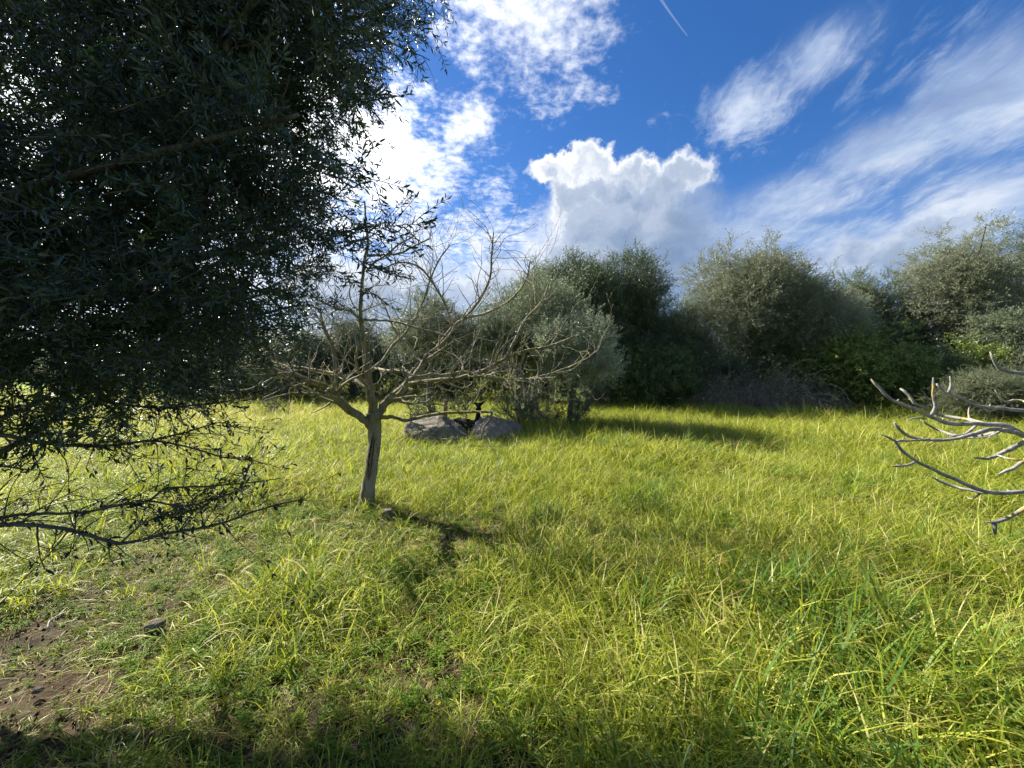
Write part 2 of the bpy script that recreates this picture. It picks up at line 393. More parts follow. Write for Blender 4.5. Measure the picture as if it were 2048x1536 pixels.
# leaf shapes ------------------------------------------------------
def leaf_geo(L, w, fold=.25, curl=.15):
    return np.array([[0, 0, 0], [-w/2, L*.45, fold*w], [0, L*.5, 0], [w/2, L*.45, fold*w], [0, L, -curl*L], [-w*.36, L*.74, fold*w*.6-curl*L*.4], [w*.36, L*.74, fold*w*.6-curl*L*.4]]), \
        [(0, 2, 1), (0, 3, 2), (1, 2, 5), (2, 3, 6), (2, 4, 5), (2, 6, 4)]
def frame(d, nrm):
    d = unit(d); x = np.cross(d, nrm)
    if np.linalg.norm(x) < 1e-3: x = np.cross(d, (1, 0, .3))
    x = unit(x); z = np.cross(x, d); return np.stack([x, d, z], 1)
def add_leaf(mb, p, d, nrm, L, w, bv=.5, **k):
    V, Fc = leaf_geo(L, w, **k); mb.add(V@frame(d, nrm).T + p, Fc, bv, .5)
def spray(name, material, twigmat_unused, L=.30, step=.022, leaf=(.045, .011), pairs=True, spread=.75, droop=0, seed=0, side_twigs=2):
    g = np.random.default_rng(seed); mb = MB()
    def run(p, d, L, lv):
        n = int(L/step); pts = [p.copy()]; ph = g.uniform(0, 6.28)
        for i in range(n):
            d = unit(d + g.normal(0, .07, 3) + np.array([0, 0, -droop])); p = p + d*step; pts.append(p.copy())
            if i < 2: continue
            ph += math.pi/2 + g.normal(0, .3)
            s = unit(np.cross(d, (math.cos(ph), math.sin(ph), .2)))
            for q in ((1, -1) if pairs else (1,)):
                if g.random() < .1: continue
                ld = unit(d*spread + s*q + g.normal(0, .18, 3))
                nn = unit(d + g.normal(0, .35, 3) + np.array([0, 0, .4]))
                ls = g.uniform(.7, 1.15)*(1-.35*(i/n)**3)
                add_leaf(mb, p, ld, nn, leaf[0]*ls, leaf[1]*ls*g.uniform(.85, 1.15), g.uniform(0, 1), fold=g.uniform(.05, .4), curl=g.uniform(-.05, .25))
            if lv > 0 and g.random() < side_twigs/n*1.6:
                run(p.copy(), unit(d + s*.9), L*g.uniform(.35, .6), lv-1)
        add_leaf(mb, p, d, (g.normal(), g.normal(), 1), leaf[0]*.8, leaf[1]*.8, g.uniform(0, 1))
        k = max(2, len(pts)//3); q = pts[::k]+[pts[-1]]
        tube(mb, q, np.linspace(.0022, .0012, len(q)), 3, cap=False)
    run(np.zeros(3), np.array([0, 0, 1.]), L, 1)
    me = mb.mesh(name, material, False)
    return me
def library(name, meshes):
    col = bpy.data.collections.new(name)
    for i, me in enumerate(meshes):
        o = bpy.data.objects.new(f'{name}_{i:02d}', me); col.objects.link(o)
    return col
_gn = {}
def scatter_group(col):
    if col.name in _gn: return _gn[col.name]
    g = bpy.data.node_groups.new('scatter_'+col.name, 'GeometryNodeTree')
    g.interface.new_socket('Geometry', in_out='INPUT', socket_type='NodeSocketGeometry')
    g.interface.new_socket('Geometry', in_out='OUTPUT', socket_type='NodeSocketGeometry')
    n = g.nodes; l = g.links
    gi, go = n.new('NodeGroupInput'), n.new('NodeGroupOutput')
    ci = n.new('GeometryNodeCollectionInfo'); ci.inputs['Collection'].default_value = col
    ci.inputs['Separate Children'].default_value = True; ci.inputs['Reset Children'].default_value = True
    ip = n.new('GeometryNodeInstanceOnPoints'); ip.inputs['Pick Instance'].default_value = True
    m2p = n.new('GeometryNodeMeshToPoints')
    def at(nm, dt):
        a = n.new('GeometryNodeInputNamedAttribute'); a.data_type = dt; a.inputs['Name'].default_value = nm; return a.outputs['Attribute']
    l.new(gi.outputs[0], m2p.inputs['Mesh']); l.new(m2p.outputs[0], ip.inputs['Points']); l.new(ci.outputs[0], ip.inputs['Instance'])
    l.new(at('idx', 'INT'), ip.inputs['Instance Index']); l.new(at('rot', 'FLOAT_VECTOR'), ip.inputs['Rotation'])
    l.new(at('scl', 'FLOAT_VECTOR'), ip.inputs['Scale']); l.new(ip.outputs[0], go.inputs[0])
    _gn[col.name] = g; return g
def euler_from(nrm, roll):
    nrm = nrm/np.linalg.norm(nrm, axis=1)[:, None]
    th = np.arccos(np.clip(nrm[:, 2], -1, 1)); ph = np.arctan2(nrm[:, 1], nrm[:, 0])
    cp, sp, ct, st_, cr, sr = np.cos(ph), np.sin(ph), np.cos(th), np.sin(th), np.cos(roll), np.sin(roll)
    m00 = cp*ct*cr - sp*sr; m10 = sp*ct*cr + cp*sr; m20 = -st_*cr; m21 = st_*sr; m22 = ct
    return np.stack([np.arctan2(m21, m22), -np.arcsin(np.clip(m20, -1, 1)), np.arctan2(m10, m00)], 1)
def scatter(name, col, pts, nrm, scl, idx, tint, parent=None, base=(0, 0, 0)):
    base = np.array(base, float)
    me = bpy.data.meshes.new(name); me.vertices.add(len(pts))
    me.vertices.foreach_set('co', (np.asarray(pts)-base).astype(np.float32).ravel())
    a = me.attributes.new('idx', 'INT', 'POINT'); a.data.foreach_set('value', np.asarray(idx, np.int32))
    a = me.attributes.new('tint', 'FLOAT', 'POINT'); a.data.foreach_set('value', np.asarray(tint, np.float32))
    rot = euler_from(np.asarray(nrm, float), rng.uniform(0, 6.28, len(pts)))
    a = me.attributes.new('rot', 'FLOAT_VECTOR', 'POINT'); a.data.foreach_set('vector', rot.astype(np.float32).ravel())
    sc = np.asarray(scl, float); sc = np.repeat(sc[:, None], 3, 1) if sc.ndim == 1 else sc
    a = me.attributes.new('scl', 'FLOAT_VECTOR', 'POINT'); a.data.foreach_set('vector', sc.astype(np.float32).ravel())
    o = bpy.data.objects.new(name, me); scene.collection.objects.link(o)
    if parent is not None: o.parent = parent
    else: o.location = base
    md = o.modifiers.new('scatter', 'NODES'); md.node_group = scatter_group(col)
    return o

LIB = {}
def lib_spray(key, m, **k):
    LIB[key] = library(key, [spray(f'{key}_spray', m, None, seed=100+i*7+len(LIB)*31, **k) for i in range(5)])
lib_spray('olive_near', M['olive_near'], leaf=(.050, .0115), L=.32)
for k in ('olive_far', 'olive_pale', 'olive_brown', 'olive_dark'): lib_spray(k, M[k], leaf=(.048, .0135), L=.30, step=.026)
lib_spray('lentisk', M['lentisk'], leaf=(.042, .020), L=.22, step=.022, spread=.5)
lib_spray('lentisk_y', M['lentisk_y'], leaf=(.046, .022), L=.22, step=.022, spread=.5)
lib_spray('spiky', M['spiky'], leaf=(.040, .006), L=.45, step=.014, spread=.9, side_twigs=3)

# ------------------------------------------------------------------ ground
def gh(x, y): return .03*np.sin(x*.9+1.3)*np.cos(y*.7) + .015*np.sin(x*2.3+y*1.9)
def ground():
    a = np.concatenate([-np.geomspace(400, 9, 14), np.linspace(-8, 8, 70), np.geomspace(9, 400, 14)])
    b = np.concatenate([-np.geomspace(200, 5, 8), np.linspace(-4, 13, 75), np.geomspace(14, 500, 16)])
    X, Y = np.meshgrid(a, b); fade = np.clip(1-(np.hypot(X, Y)-20)/20, 0, 1)
    V = np.stack([X, Y, gh(X, Y)*fade], -1).reshape(-1, 3); w = len(a)
    Fc = [(j*w+i, j*w+i+1, (j+1)*w+i+1, (j+1)*w+i) for j in range(len(b)-1) for i in range(w-1)]
    mb = MB(); mb.add(V, Fc); tag(mb.obj('ground', M['soil']), kind='structure')
ground()

# ------------------------------------------------------------------ grass
def blade(mb, g, p, az, lean, L, w, bv, kink=0.0, segs=4):
    d = np.array([math.cos(az)*math.sin(lean), math.sin(az)*math.sin(lean), math.cos(lean)]); out_ = np.array([math.cos(az), math.sin(az), 0])
    side = unit(np.cross(d, (0, 0, 1)) if lean > .05 else np.array([-math.sin(az), math.cos(az), 0]))
    side = unit(side + g.normal(0, .5)*np.cross(side, d)); q = np.array(p, float); V, bt = [], []
    cur = g.uniform(.08, .45) if g.random() < .6 else g.uniform(.45, 1.1)
    for i in range(segs+1):
        t = i/segs; ww = w*(1-t**2.2)*(.7+.6*t if t < .5 else 1)
        if i < segs: V += [q - side*ww/2, q + side*ww/2]; bt += [t, t]
        else: V.append(q.copy()); bt.append(1.)
        d = unit(d + out_*cur*(.4+t) - np.array([0, 0, .22*cur+kink*(t > .4)])*(1+2*t)); q = q + d*L/segs
        if q[2] < .006: q[2] = .006
    Fc = [(2*i, 2*i+1, 2*i+3, 2*i+2) for i in range(segs-1)]+[(2*segs-2, 2*segs-1, 2*segs)]
    mb.add(V, Fc, bv, bt)
def tuft(name, m, seed, n, Lr, wr, spread, lean, kink=.1, segs=4):
    g = np.random.default_rng(seed); mb = MB()
    for i in range(n):
        a = g.uniform(0, 6.28); r = spread*math.sqrt(g.random())
        bias = g.random() < .5
        blade(mb, g, (r*math.cos(a), r*math.sin(a), -.01), g.normal(.35, .9) if bias else g.uniform(0, 6.28), abs(g.normal(lean[0], lean[1])), g.uniform(*Lr), g.uniform(*wr), g.random(), g.uniform(0, kink*4) if g.random() < .35 else 0, segs)
    return mb.mesh(name, m, True)
def weed(name, seed, ferny=False):
    g = np.random.default_rng(seed); mb = MB()
    for s in range(g.integers(5, 9)):
        a = g.uniform(0, 6.28); L = g.uniform(.06, .16); p = np.zeros(3); d = unit((math.cos(a)*.8, math.sin(a)*.8, g.uniform(.5, 1.4)))
        k = 6 if ferny else 3
        for i in range(k):
            q = p + d*L/k; tube(mb, [p, q], [.0015, .0012], 3, cap=False); p = q; d = unit(d + g.normal(0, .15, 3) - (0, 0, .05))
            for sgn in (1, -1):
                s_ = unit(np.cross(d, (0, 0, 1)))*sgn
                if ferny:
                    add_leaf(mb, p, unit(d*.5+s_), (0, 0, 1), .028*(1.2-i/k), .008, g.random())
                else:
                    add_leaf(mb, p, unit(d*.4+s_+g.normal(0, .2, 3)), (0, 0, 1), g.uniform(.018, .032), g.uniform(.014, .024), g.random(), fold=.15, curl=.1)
    return mb.mesh(name, M['weed'], False)
gl = []
for i in range(5): gl.append(tuft('tall', M['grass'], 20+i, 13, (.26, .50), (.0055, .012), .08, (.26, .24)))          # 0-4
for i in range(2): gl.append(tuft('lush', M['blue'], 40+i, 14, (.26, .48), (.008, .016), .07, (.30, .2)))          # 5-6
for i in range(4): gl.append(tuft('short', M['grass'], 50+i, 16, (.10, .22), (.004, .0085), .08, (.75, .35), .15, 3))       # 7-10
for i in range(2): gl.append(tuft('flat', M['dry'], 60+i, 9, (.15, .34), (.004, .008), .09, (1.25, .15), .05, 4))          # 11-12
for i in range(2): gl.append(tuft('dryup', M['dry'], 70+i, 4, (.22, .42), (.004, .007), .05, (.25, .2), .2))         # 13-14
for i in range(2): gl.append(weed('weed', 80+i))                                                                       # 15-16
gl.append(weed('fern', 90, True))                                                                                      # 17
for i in range(2): gl.append(tuft('flatgreen', M['grass'], 95+i, 13, (.14, .32), (.004, .009), .09, (1.2, .2), .05, 4))   # 18-19
LIB['grass'] = library('grass', gl)

def vnoise(x, y, s, seed):
    g = np.random.default_rng(seed); T = g.random((64, 64)); xs, ys = x*s+31.3, y*s+17.7
    i, j = np.floor(xs).astype(int), np.floor(ys).astype(int); fx, fy = xs-i, ys-j; fx, fy = fx*fx*(3-2*fx), fy*fy*(3-2*fy)
    h = lambda a, b: T[a % 64, b % 64]
    return (h(i, j)*(1-fx)+h(i+1, j)*fx)*(1-fy)+(h(i, j+1)*(1-fx)+h(i+1, j+1)*fx)*fy
BARE = [(*G(60, 1400)[:2], .85, .55), (*G(30, 1290)[:2], .7, .28), (*G(60, 1500)[:2], .5, .2), (*G(120, 1215)[:2], .32, .15), (*G(310, 1120)[:2], .35, .12), (*G(700, 1075)[:2], .35, .12)]
def bare(x, y):
    m_ = np.zeros_like(x)
    for (bx, by, rx, ry) in BARE: rx, ry = rx*.46, ry*.5; m_ = np.maximum(m_, np.exp(-(((x-bx)/rx)**2+((y-by)/ry)**2)*1.2))
    return m_
rt = G(1900, 1080)
def tramp(x, y):
    a = 1/(1+np.exp((x+.25-(4.6-y)*.12)*5)) / (1+np.exp((y-4.3)*2.5))
    b = np.exp(-(((x-rt[0])/1.4)**2+((y-rt[1])/.75)**2))
    c_ = np.exp(-(((x-1.15)/.5)**2+((y-2.2)/.35)**2))*.7
    return np.clip(a + b + c_ + (vnoise(x, y, .9, 3)-.58)*1.2, 0, 1)
def grass():
    P_, S, I, T, Nn = [], [], [], [], []
    tiers = [(0.55, 3.2, 560, 1.0), (3.2, 6.0, 330, 1.0), (6.0, 10.0, 190, 1.08), (10, 17.2, 100, 1.25), (17.2, 40, 16, 1.7)]
    for (r0, r1, dens, sc0) in tiers:
        A = (r1*r1-r0*r0)*1.2; n = int(A*dens)
        th = rng.uniform(-1.2, 1.2, n); r = np.sqrt(rng.uniform(r0*r0, r1*r1, n)); x, y = r*np.sin(th), r*np.cos(th)
        if r1 > 20: k = (x < 1) | (y < 17); x, y = x[k], y[k]
        b, tr = bare(x, y), tramp(x, y)
        keep = rng.random(len(x)) > b*.45
        for (ex, ey, ea, eb) in ((-1.62, 8.7, .70, .38), (-.5, 9.0, .58, .34), (-1.67, 4.5, .09, .09)): keep &= ((x-ex)/ea)**2+((y-ey)/eb)**2 > 1
        x, y, b, tr = x[keep], y[keep], b[keep], tr[keep]; n = len(x)
        tr = np.clip(tr + .9*np.exp(-((x+1.1)/1.6)**2-((y-7.9)/.7)**2) + .9*np.exp(-((x+1.7)/.6)**2-((y-4.1)/.6)**2), 0, 1)
        u = rng.random(n); pn = vnoise(x, y, .8, 5); pn2 = vnoise(x, y, 2.2, 6)
        idx = rng.integers(0, 5, n)
        lush = ((pn2 > .70) | ((pn2 > .50) & (y < 3.0) & (x > -.9) & (x < 2.2))) & (u < .5) & (y < 9); idx[lush] = rng.integers(5, 7, lush.sum())
        sh = (rng.random(n) < tr*.9); idx[sh] = rng.choice([7, 8, 9, 10, 18, 19], sh.sum())
        fl = (rng.random(n) < .05+.22*tr); idx[fl] = rng.choice([11, 12, 18, 19], fl.sum())
        du = (rng.random(n) < .10*(1-tr)+.06*(pn > .6)); idx[du] = rng.integers(13, 15, du.sum())
        wd_ = (rng.random(n) < .07+.20*tr+.12*(pn2 < .3)) & (y < 9); idx[wd_] = rng.choice([15, 16, 17], wd_.sum())
        under = (rng.random(n) < .22); idx[under] = rng.integers(7, 11, under.sum())
        bb = (b > .35) & (rng.random(n) < .85); idx[bb] = rng.choice([11, 12, 18, 19, 19, 15, 11], bb.sum())
        s = sc0*rng.uniform(.65, 1.12, n)*(1-.25*tr)*(.60+.72*pn)*(1-.35*b)
        s = np.where(idx >= 15, s*1.1, s)
        P_.append(np.stack([x, y, gh(x, y)], 1)); S.append(s); I.append(idx)
        left = np.clip((-x-1)/8, 0, 1)*np.clip((y-4)/6, 0, 1)  # yellower tint towards the far left, backlight painted into the blade colour
        T.append(np.clip(.18+.62*vnoise(x, y, .45, 8)*.8+.25*rng.random(n)+.22*left-.12*np.clip((3-y)/3, 0, 1), 0, 1))
        Nn.append(np.stack([rng.normal(.10, .10, n), rng.normal(0, .10, n), np.ones(n)], 1))
    P_, S, I, T, Nn = map(np.concatenate, (P_, S, I, T, Nn))
    # keep out of rocks and trunks
    o = scatter('grass', LIB['grass'], P_, Nn, S, I, T)
    tag(o, 'long yellow green meadow grass, trampled and mixed with weeds near the trees', 'grass', kind='stuff')
    print('grass tufts', len(P_))
grass()

# ------------------------------------------------------------------ leafy trees
def clumps_ellipsoid(c, rx, ry, rz, n, cr, seed, flat=.15):
    g = np.random.default_rng(seed); o = []
    for _ in range(n):
        v = g.normal(0, 1, 3); v /= np.linalg.norm(v); v[2] = v[2] if v[2] > -.3 else v[2]*.5
        k = g.uniform(.45, .86); r = cr*g.uniform(.7, 1.25)
        o.append((c[0]+v[0]*rx*k, c[1]+v[1]*ry*k, c[2]+v[2]*rz*k, r, r, r*g.uniform(.7, .95)))
    return o
def crown_pts(cl, per_m2, out_up=.35, shell=(.45, 1.0)):
    Pp, Nn, T = [], [], []
    for (x, y, z, a, b, c_) in cl:
        n = max(6, int(4*math.pi*((a*b+a*c_+b*c_)/3)*per_m2)); v = rng.normal(0, 1, (n, 3)); v /= np.linalg.norm(v, axis=1)[:, None]
        k = rng.uniform(shell[0]**2, shell[1]**2, n)**.5
        k = k*(1+rng.normal(0, .10, n))
        p = np.array([x, y, z]) + v*np.array([a, b, c_])*k[:, None]
        Pp.append(p); Nn.append(v + np.array([0, 0, out_up]) + rng.normal(0, .35, (n, 3))); T.append(np.clip(rng.normal(rng.uniform(.15, .85), .18, n), 0, 1))
    return np.concatenate(Pp), np.concatenate(Nn), np.concatenate(T)
def leafy_tree(name, base, hw, top, bottom, lib, label, cat='tree', group=None, dens=22, nclump=26, cr=None, sc=1.45, trunk_r=.14, depth=None, limbs=6, seed=0, lean=0, shell=(.4, 1.0), stems=1, up=.35, bare_tips=0):
    base = np.array([base[0], base[1], 0.]); depth = depth or hw*.85; cr = cr or hw*.34
    t = thing(name, base, label, cat, group); g = np.random.default_rng(seed+77)
    cz = (top+bottom)/2; rz = (top-bottom)/2; cx = base[0]+lean
    cl = clumps_ellipsoid((cx, base[1], cz), hw, depth, rz, nclump, cr, seed)
    cl = [(x, y, max(z, bottom+.15), a, b, c_) for (x, y, z, a, b, c_) in cl]
    if hw > 1.4:
        for _ in range(int(hw*2.6)):                      # ragged sprigs standing out of the crown
            a = g.uniform(-.95, .95); r = cr*g.uniform(.22, .5); zz = cz + rz*math.sqrt(1-a*a)*g.uniform(0.8, 1.1)
            cl.append((cx+a*hw, base[1]+g.uniform(-.5, .5)*depth, zz, r*g.uniform(.6, 1), r, r*g.uniform(1.1, 1.9)))
            cl.append((cx+a*hw*1.08, base[1]-g.uniform(0, .7)*depth, cz+g.uniform(-.6, .5)*rz, r*1.2, r, r))
    Pp, Nn, T = crown_pts(cl, dens, up, shell); Pp[:, 2] = np.maximum(Pp[:, 2], .05)
    s = sc*rng.uniform(.7, 1.2, len(Pp)); s *= np.clip(1.05-.25*(T > .7), .5, 1.1)
    o = scatter('crown', LIB[lib], Pp, Nn, s, rng.integers(0, 5, len(Pp)), T, t, base); tag(o, kind='stuff')
    for k in range(stems):
        mb = MB(); a = g.uniform(0, 6.28)
        b0 = base + (np.array([math.cos(a), math.sin(a), 0])*.12*(stems > 1)); b0[2] = -.1
        hub = np.array([cx+g.normal(0, .15)+(.5*math.cos(a)*hw*.4 if stems > 1 else 0), base[1]+g.normal(0, .15), bottom+(top-bottom)*.3])
        pts, rr = smooth_path([b0, b0*.6+hub*.4+np.append(g.normal(0, .12, 2), 0), hub], [trunk_r*1.25, trunk_r, trunk_r*.7], .2)
        tube(mb, pts, rr, 9, .06); mb.obj('trunk', M['olive_bark'], t)
        picks = g.choice(len(cl), min(limbs, len(cl)), replace=False)
        for j in picks:
            q = np.array(cl[j][:3]); st0 = pts[int(len(pts)*g.uniform(.55, .95))]
            mid = (st0+q)/2 + g.normal(0, .2, 3) + (0, 0, .1); mb = MB()
            pp, r2 = smooth_path([st0, mid, q], [trunk_r*.5, trunk_r*.32, trunk_r*.12], .2); tube(mb, pp, r2, 6, .05)
            for _ in range(5 + bare_tips):
                d = unit(g.normal(0, 1, 3)+(0, 0, .6)); twig(mb, pp[g.integers(len(pp)//2, len(pp))], d, cl[j][3]*g.uniform(.8, 1.4), .012, 1, .08, .2, sides=4)
            mb.obj('branch', M['olive_bark'], t)
    return t
def at(px, Y): return ((px-1024)/F*Y, Y)
def hz_(py, Y): return P(1024, py, Y)[2]

HG = 'wild olive trees along the far hedge'
hedge = [  # px, Y, half width px, top py, bottom py, lib, density, clumps, label
    (1185, 17.6, 150, 538, 760, 'olive_dark', 24, 34, 'dark rounded wild olive behind the boulder olives, first big tree of the right hedge'),
    (1090, 19.5, 75, 530, 740, 'olive_far', 20, 18, 'greyer olive crown topping the left shoulder of the dark rounded hedge olive'),
    (1500, 17.8, 140, 512, 745, 'olive_brown', 14, 34, 'airy brownish olive with open branches above the grey bramble tangle'),
    (1385, 17.2, 60, 570, 760, 'olive_far', 13, 14, 'thin olive with sky gaps between the dark olive and the airy brownish olive'),
    (1330, 17.9, 55, 600, 770, 'olive_dark', 20, 12, 'short dark olive filling the dip right of the dark rounded hedge olive'),
    (1590, 18.8, 80, 535, 740, 'olive_dark', 18, 18, 'dark olive behind the right shoulder of the airy brownish olive'),
    (1740, 18.9, 70, 560, 740, 'olive_far', 18, 14, 'grey green olive between the see-through top and the low dark green olive'),
    (1650, 17.4, 70, 585, 720, 'olive_pale', 14, 14, 'pale silvery olive leaning out right of the airy brownish olive'),
    (1690, 20.0, 55, 528, 740, 'olive_dark', 12, 14, 'small dark see-through olive top against the white cloud'),
    (1790, 18.6, 70, 560, 750, 'olive_dark', 20, 16, 'low dark green olive left of the tall right hand olives'),
    (1915, 17.5, 100, 470, 740, 'olive_brown', 18, 30, 'tall olive green tree with a peaked top near the right edge'),
    (2085, 19.0, 110, 450, 740, 'olive_dark', 20, 24, 'tallest dark olive cut by the right edge of the photo'),
    (2010, 15.6, 65, 575, 735, 'olive_far', 17, 16, 'yellowish olive mass in front of the tall trees at the right edge'),
    (2330, 18.0, 170, 470, 760, 'olive_far', 14, 20, 'hedge olive just outside the right of the photo'),
    (905, 19.8, 90, 665, 800, 'olive_dark', 20, 16, 'low dark hedge olive seen behind the left boulder olive'),
    (700, 20.0, 85, 632, 800, 'olive_dark', 20, 18, 'round dark green olive behind the leader of the bare fig'),
    (575, 18.4, 80, 660, 800, 'olive_far', 18, 16, 'grey green olive behind the left limbs of the bare fig'),
    (455, 20.0, 90, 650, 800, 'olive_far', 16, 14, 'grey olive behind the drooping edge of the near olive'),
    (330, 27.0, 90, 690, 790, 'olive_dark', 12, 14, 'distant olive beyond the yellow field, right one of the far left trees'),
    (180, 30.0, 90, 700, 790, 'olive_far', 10, 12, 'distant olive beyond the yellow field, middle of the far left trees'),
    (20, 30.0, 90, 690, 790, 'olive_dark', 10, 12, 'distant olive beyond the yellow field at the left edge'),
    (-160, 28.0, 110, 680, 790, 'olive_far', 8, 12, 'distant olive just outside the left of the photo'),
]
for i, (px, Y, hp, tp, bp, lib, dn, nc, lab) in enumerate(hedge):
    x, y = at(px, Y); hw = hp/F*Y
    leafy_tree('olive_tree', (x, y), hw, hz_(tp, Y), max(.4, hz_(bp, Y)), lib, lab, 'olive tree', HG, dens=dn*1.55, nclump=int(nc*1.3), seed=i*13, cr=max(.5, hw*.33), sc=1.5 if Y < 25 else 2.0, trunk_r=.17, bare_tips=4 if lib == 'olive_brown' else 0)
SG = 'shrubs along the foot of the far hedge'
shr = [
    (1290, 15.9, 105, 700, 790, 'lentisk', 26, 16, 'dark evergreen shrub under the dark rounded hedge olive'),
    (1210, 16.3, 60, 720, 790, 'olive_dark', 24, 10, 'dark drooping shrub right behind the silvery boulder olive'),
    (1735, 15.4, 110, 668, 785, 'lentisk_y', 26, 22, 'big yellow green broadleaf shrub right of the bramble tangle'),
    (1845, 15.0, 60, 690, 790, 'lentisk', 24, 12, 'dark glossy shrub right of the big yellow green shrub'),
    (1630, 15.8, 55, 705, 790, 'lentisk', 24, 10, 'small dark shrub between the brambles and the yellow green shrub'),
    (1955, 15.6, 75, 690, 790, 'lentisk_y', 20, 12, 'olive green shrub behind the spiky bush near the right edge'),
    (2070, 14.6, 80, 680, 800, 'olive_brown', 18, 12, 'brownish leafy shrub at the right edge behind the pale branches'),
    (1420, 16.8, 70, 700, 790, 'olive_dark', 20, 10, 'dark shrub behind the left end of the bramble tangle'),
    (1530, 17.0, 70, 690, 790, 'lentisk', 18, 10, 'dark green shrub right behind the bramble tangle'),
]
for i, (px, Y, hp, tp, bp, lib, dn, nc, lab) in enumerate(shr):
    x, y = at(px, Y); hw = hp/F*Y
    leafy_tree('shrub', (x, y), hw, hz_(tp, Y), .15, lib, lab, 'shrub', SG, dens=dn*1.1, nclump=int(nc*1.2), seed=400+i*13, cr=max(.36, hw*.27), sc=1.9, trunk_r=.06, limbs=4, depth=hw*.7, shell=(.55, 1.05))
# dark undergrowth added to block light leaking through the foot of the hedge
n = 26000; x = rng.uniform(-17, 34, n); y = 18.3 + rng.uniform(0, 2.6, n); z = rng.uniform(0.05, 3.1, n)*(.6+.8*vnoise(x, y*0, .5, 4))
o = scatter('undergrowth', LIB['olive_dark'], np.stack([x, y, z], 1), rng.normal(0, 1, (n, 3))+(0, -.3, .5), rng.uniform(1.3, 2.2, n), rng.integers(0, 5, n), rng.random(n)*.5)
tag(o, 'dense dark undergrowth added to close light gaps at the foot of the far hedge', 'undergrowth', kind='stuff')

# trees behind the boulders
BG = 'small olives growing round the boulders'
x, y = at(880, 11.0)
leafy_tree('olive_tree', (x, y), 1.25, hz_(605, 11), hz_(755, 11), 'olive_far', 'thin grey green olive standing behind the left boulder', 'olive tree', BG, dens=42, nclump=24, cr=.42, sc=1.15, trunk_r=.10, seed=901, shell=(.2, 1.05), lean=-.15, bare_tips=3, up=.8)
x, y = at(1045, 11.2)
leafy_tree('olive_tree', (x, y), 1.85, hz_(560, 11.2), hz_(785, 11.2), 'olive_far', 'widest grey green olive behind the right boulder, several stems', 'olive tree', BG, dens=46, nclump=42, cr=.48, sc=1.15, trunk_r=.085, seed=915, shell=(.2, 1.05), stems=3, limbs=4, bare_tips=3, up=.8, lean=.2)
x, y = at(1138, 10.2)
leafy_tree('olive_tree', (x, y), 1.12, hz_(628, 10.2), hz_(815, 10.2), 'olive_pale', 'bright silvery olive at the right end of the boulder olives', 'olive tree', BG, dens=80, nclump=26, cr=.36, sc=1.1, trunk_r=.07, seed=927, lean=.15, shell=(.2, 1.05), up=.9)
base_sh = [(848, 10.3, 22, 800, 'lentisk', 'small dark bush rising behind the left boulder'), (921, 10.5, 20, 788, 'lentisk', 'dark leafy bush between the two boulders behind the goats'),
           (1045, 10.4, 42, 800, 'olive_dark', 'dark bush wrapped round the stems right of the right boulder'), (1100, 10.6, 30, 815, 'olive_brown', 'low twiggy brown bush between the stems right of the boulders'),
           (1155, 10.3, 32, 800, 'olive_dark', 'dark twiggy bush round the foot of the silvery olive'), (1080, 10.0, 22, 830, 'olive_brown', 'smallest brown bush in the shade right of the right boulder')]
for i, (px, Y, hp, tp, lib, lab) in enumerate(base_sh):
    x, y = at(px, Y); hw = hp/F*Y
    leafy_tree('bush', (x, y), hw, hz_(tp, Y), .05, lib, lab, 'bush', 'low bushes at the foot of the boulder olives', dens=44 if lib != 'olive_brown' else 24, nclump=10, seed=700+i*9, cr=hw*.5, sc=.8, trunk_r=.025, limbs=4, bare_tips=5, shell=(.1, 1.1))

# grey bramble tangle, dead twigs
def bramble(px, Y, hp, tp, label, n=150, seed=1):
    x, y = at(px, Y); hw = hp/F*Y; top = hz_(tp, Y); t = thing('bramble', (x, y, 0), label, 'bramble', 'leafless brambles in front of the hedge'); mb = MB(); g = np.random.default_rng(seed)
    for _ in range(n):
        a = g.uniform(0, 6.28); r = math.sqrt(g.random()); p = np.array([x+hw*r*math.cos(a), y+.6*r*math.sin(a), 0.]); L = g.uniform(.7, 1.25)*top*1.3
        d = unit((g.normal(0, .5), g.normal(-.1, .3), 1)); q = p.copy(); pts = [q.copy()]
        for i in range(12):
            d = unit(d + g.normal(0, .16, 3) - (0, 0, .12+.02*i)); q = q + d*L/12; q[2] = max(q[2], .04); pts.append(q.copy())
        tube(mb, pts, np.linspace(.011, .004, 13), 4)
        for _ in range(3):
            k = g.integers(3, 12); twig(mb, pts[k], g.normal(0, 1, 3), g.uniform(.2, .5), .005, 0, 0, .25, sides=3)
    tag(mb.obj('twigs', M['dead_twig'], t), kind='stuff')
    k = 220; v = rng.normal(0, 1, (k, 3))*[hw*.45, .3, top*.25]+[x, y+.25, top*.55]; v[:, 2] = np.maximum(v[:, 2], .1)
    tag(scatter('foliage', LIB['olive_brown'], v, rng.normal(0, 1, (k, 3)), rng.uniform(.6, 1.1, k), rng.integers(0, 5, k), rng.random(k), t, (x, y, 0)), kind='stuff')
bramble(1490, 15.2, 72, 735, 'big grey leafless bramble tangle in front of the airy brownish olive', 230, 1)
bramble(1575, 14.9, 35, 735, 'tan dry bramble at the right end of the grey tangle', 90, 2)
bramble(1655, 14.8, 50, 765, 'low sparse grey bramble under the yellow green shrub', 60, 3)
bramble(1395, 15.6, 45, 755, 'dark low bramble in the shade left of the big grey tangle', 60, 4)

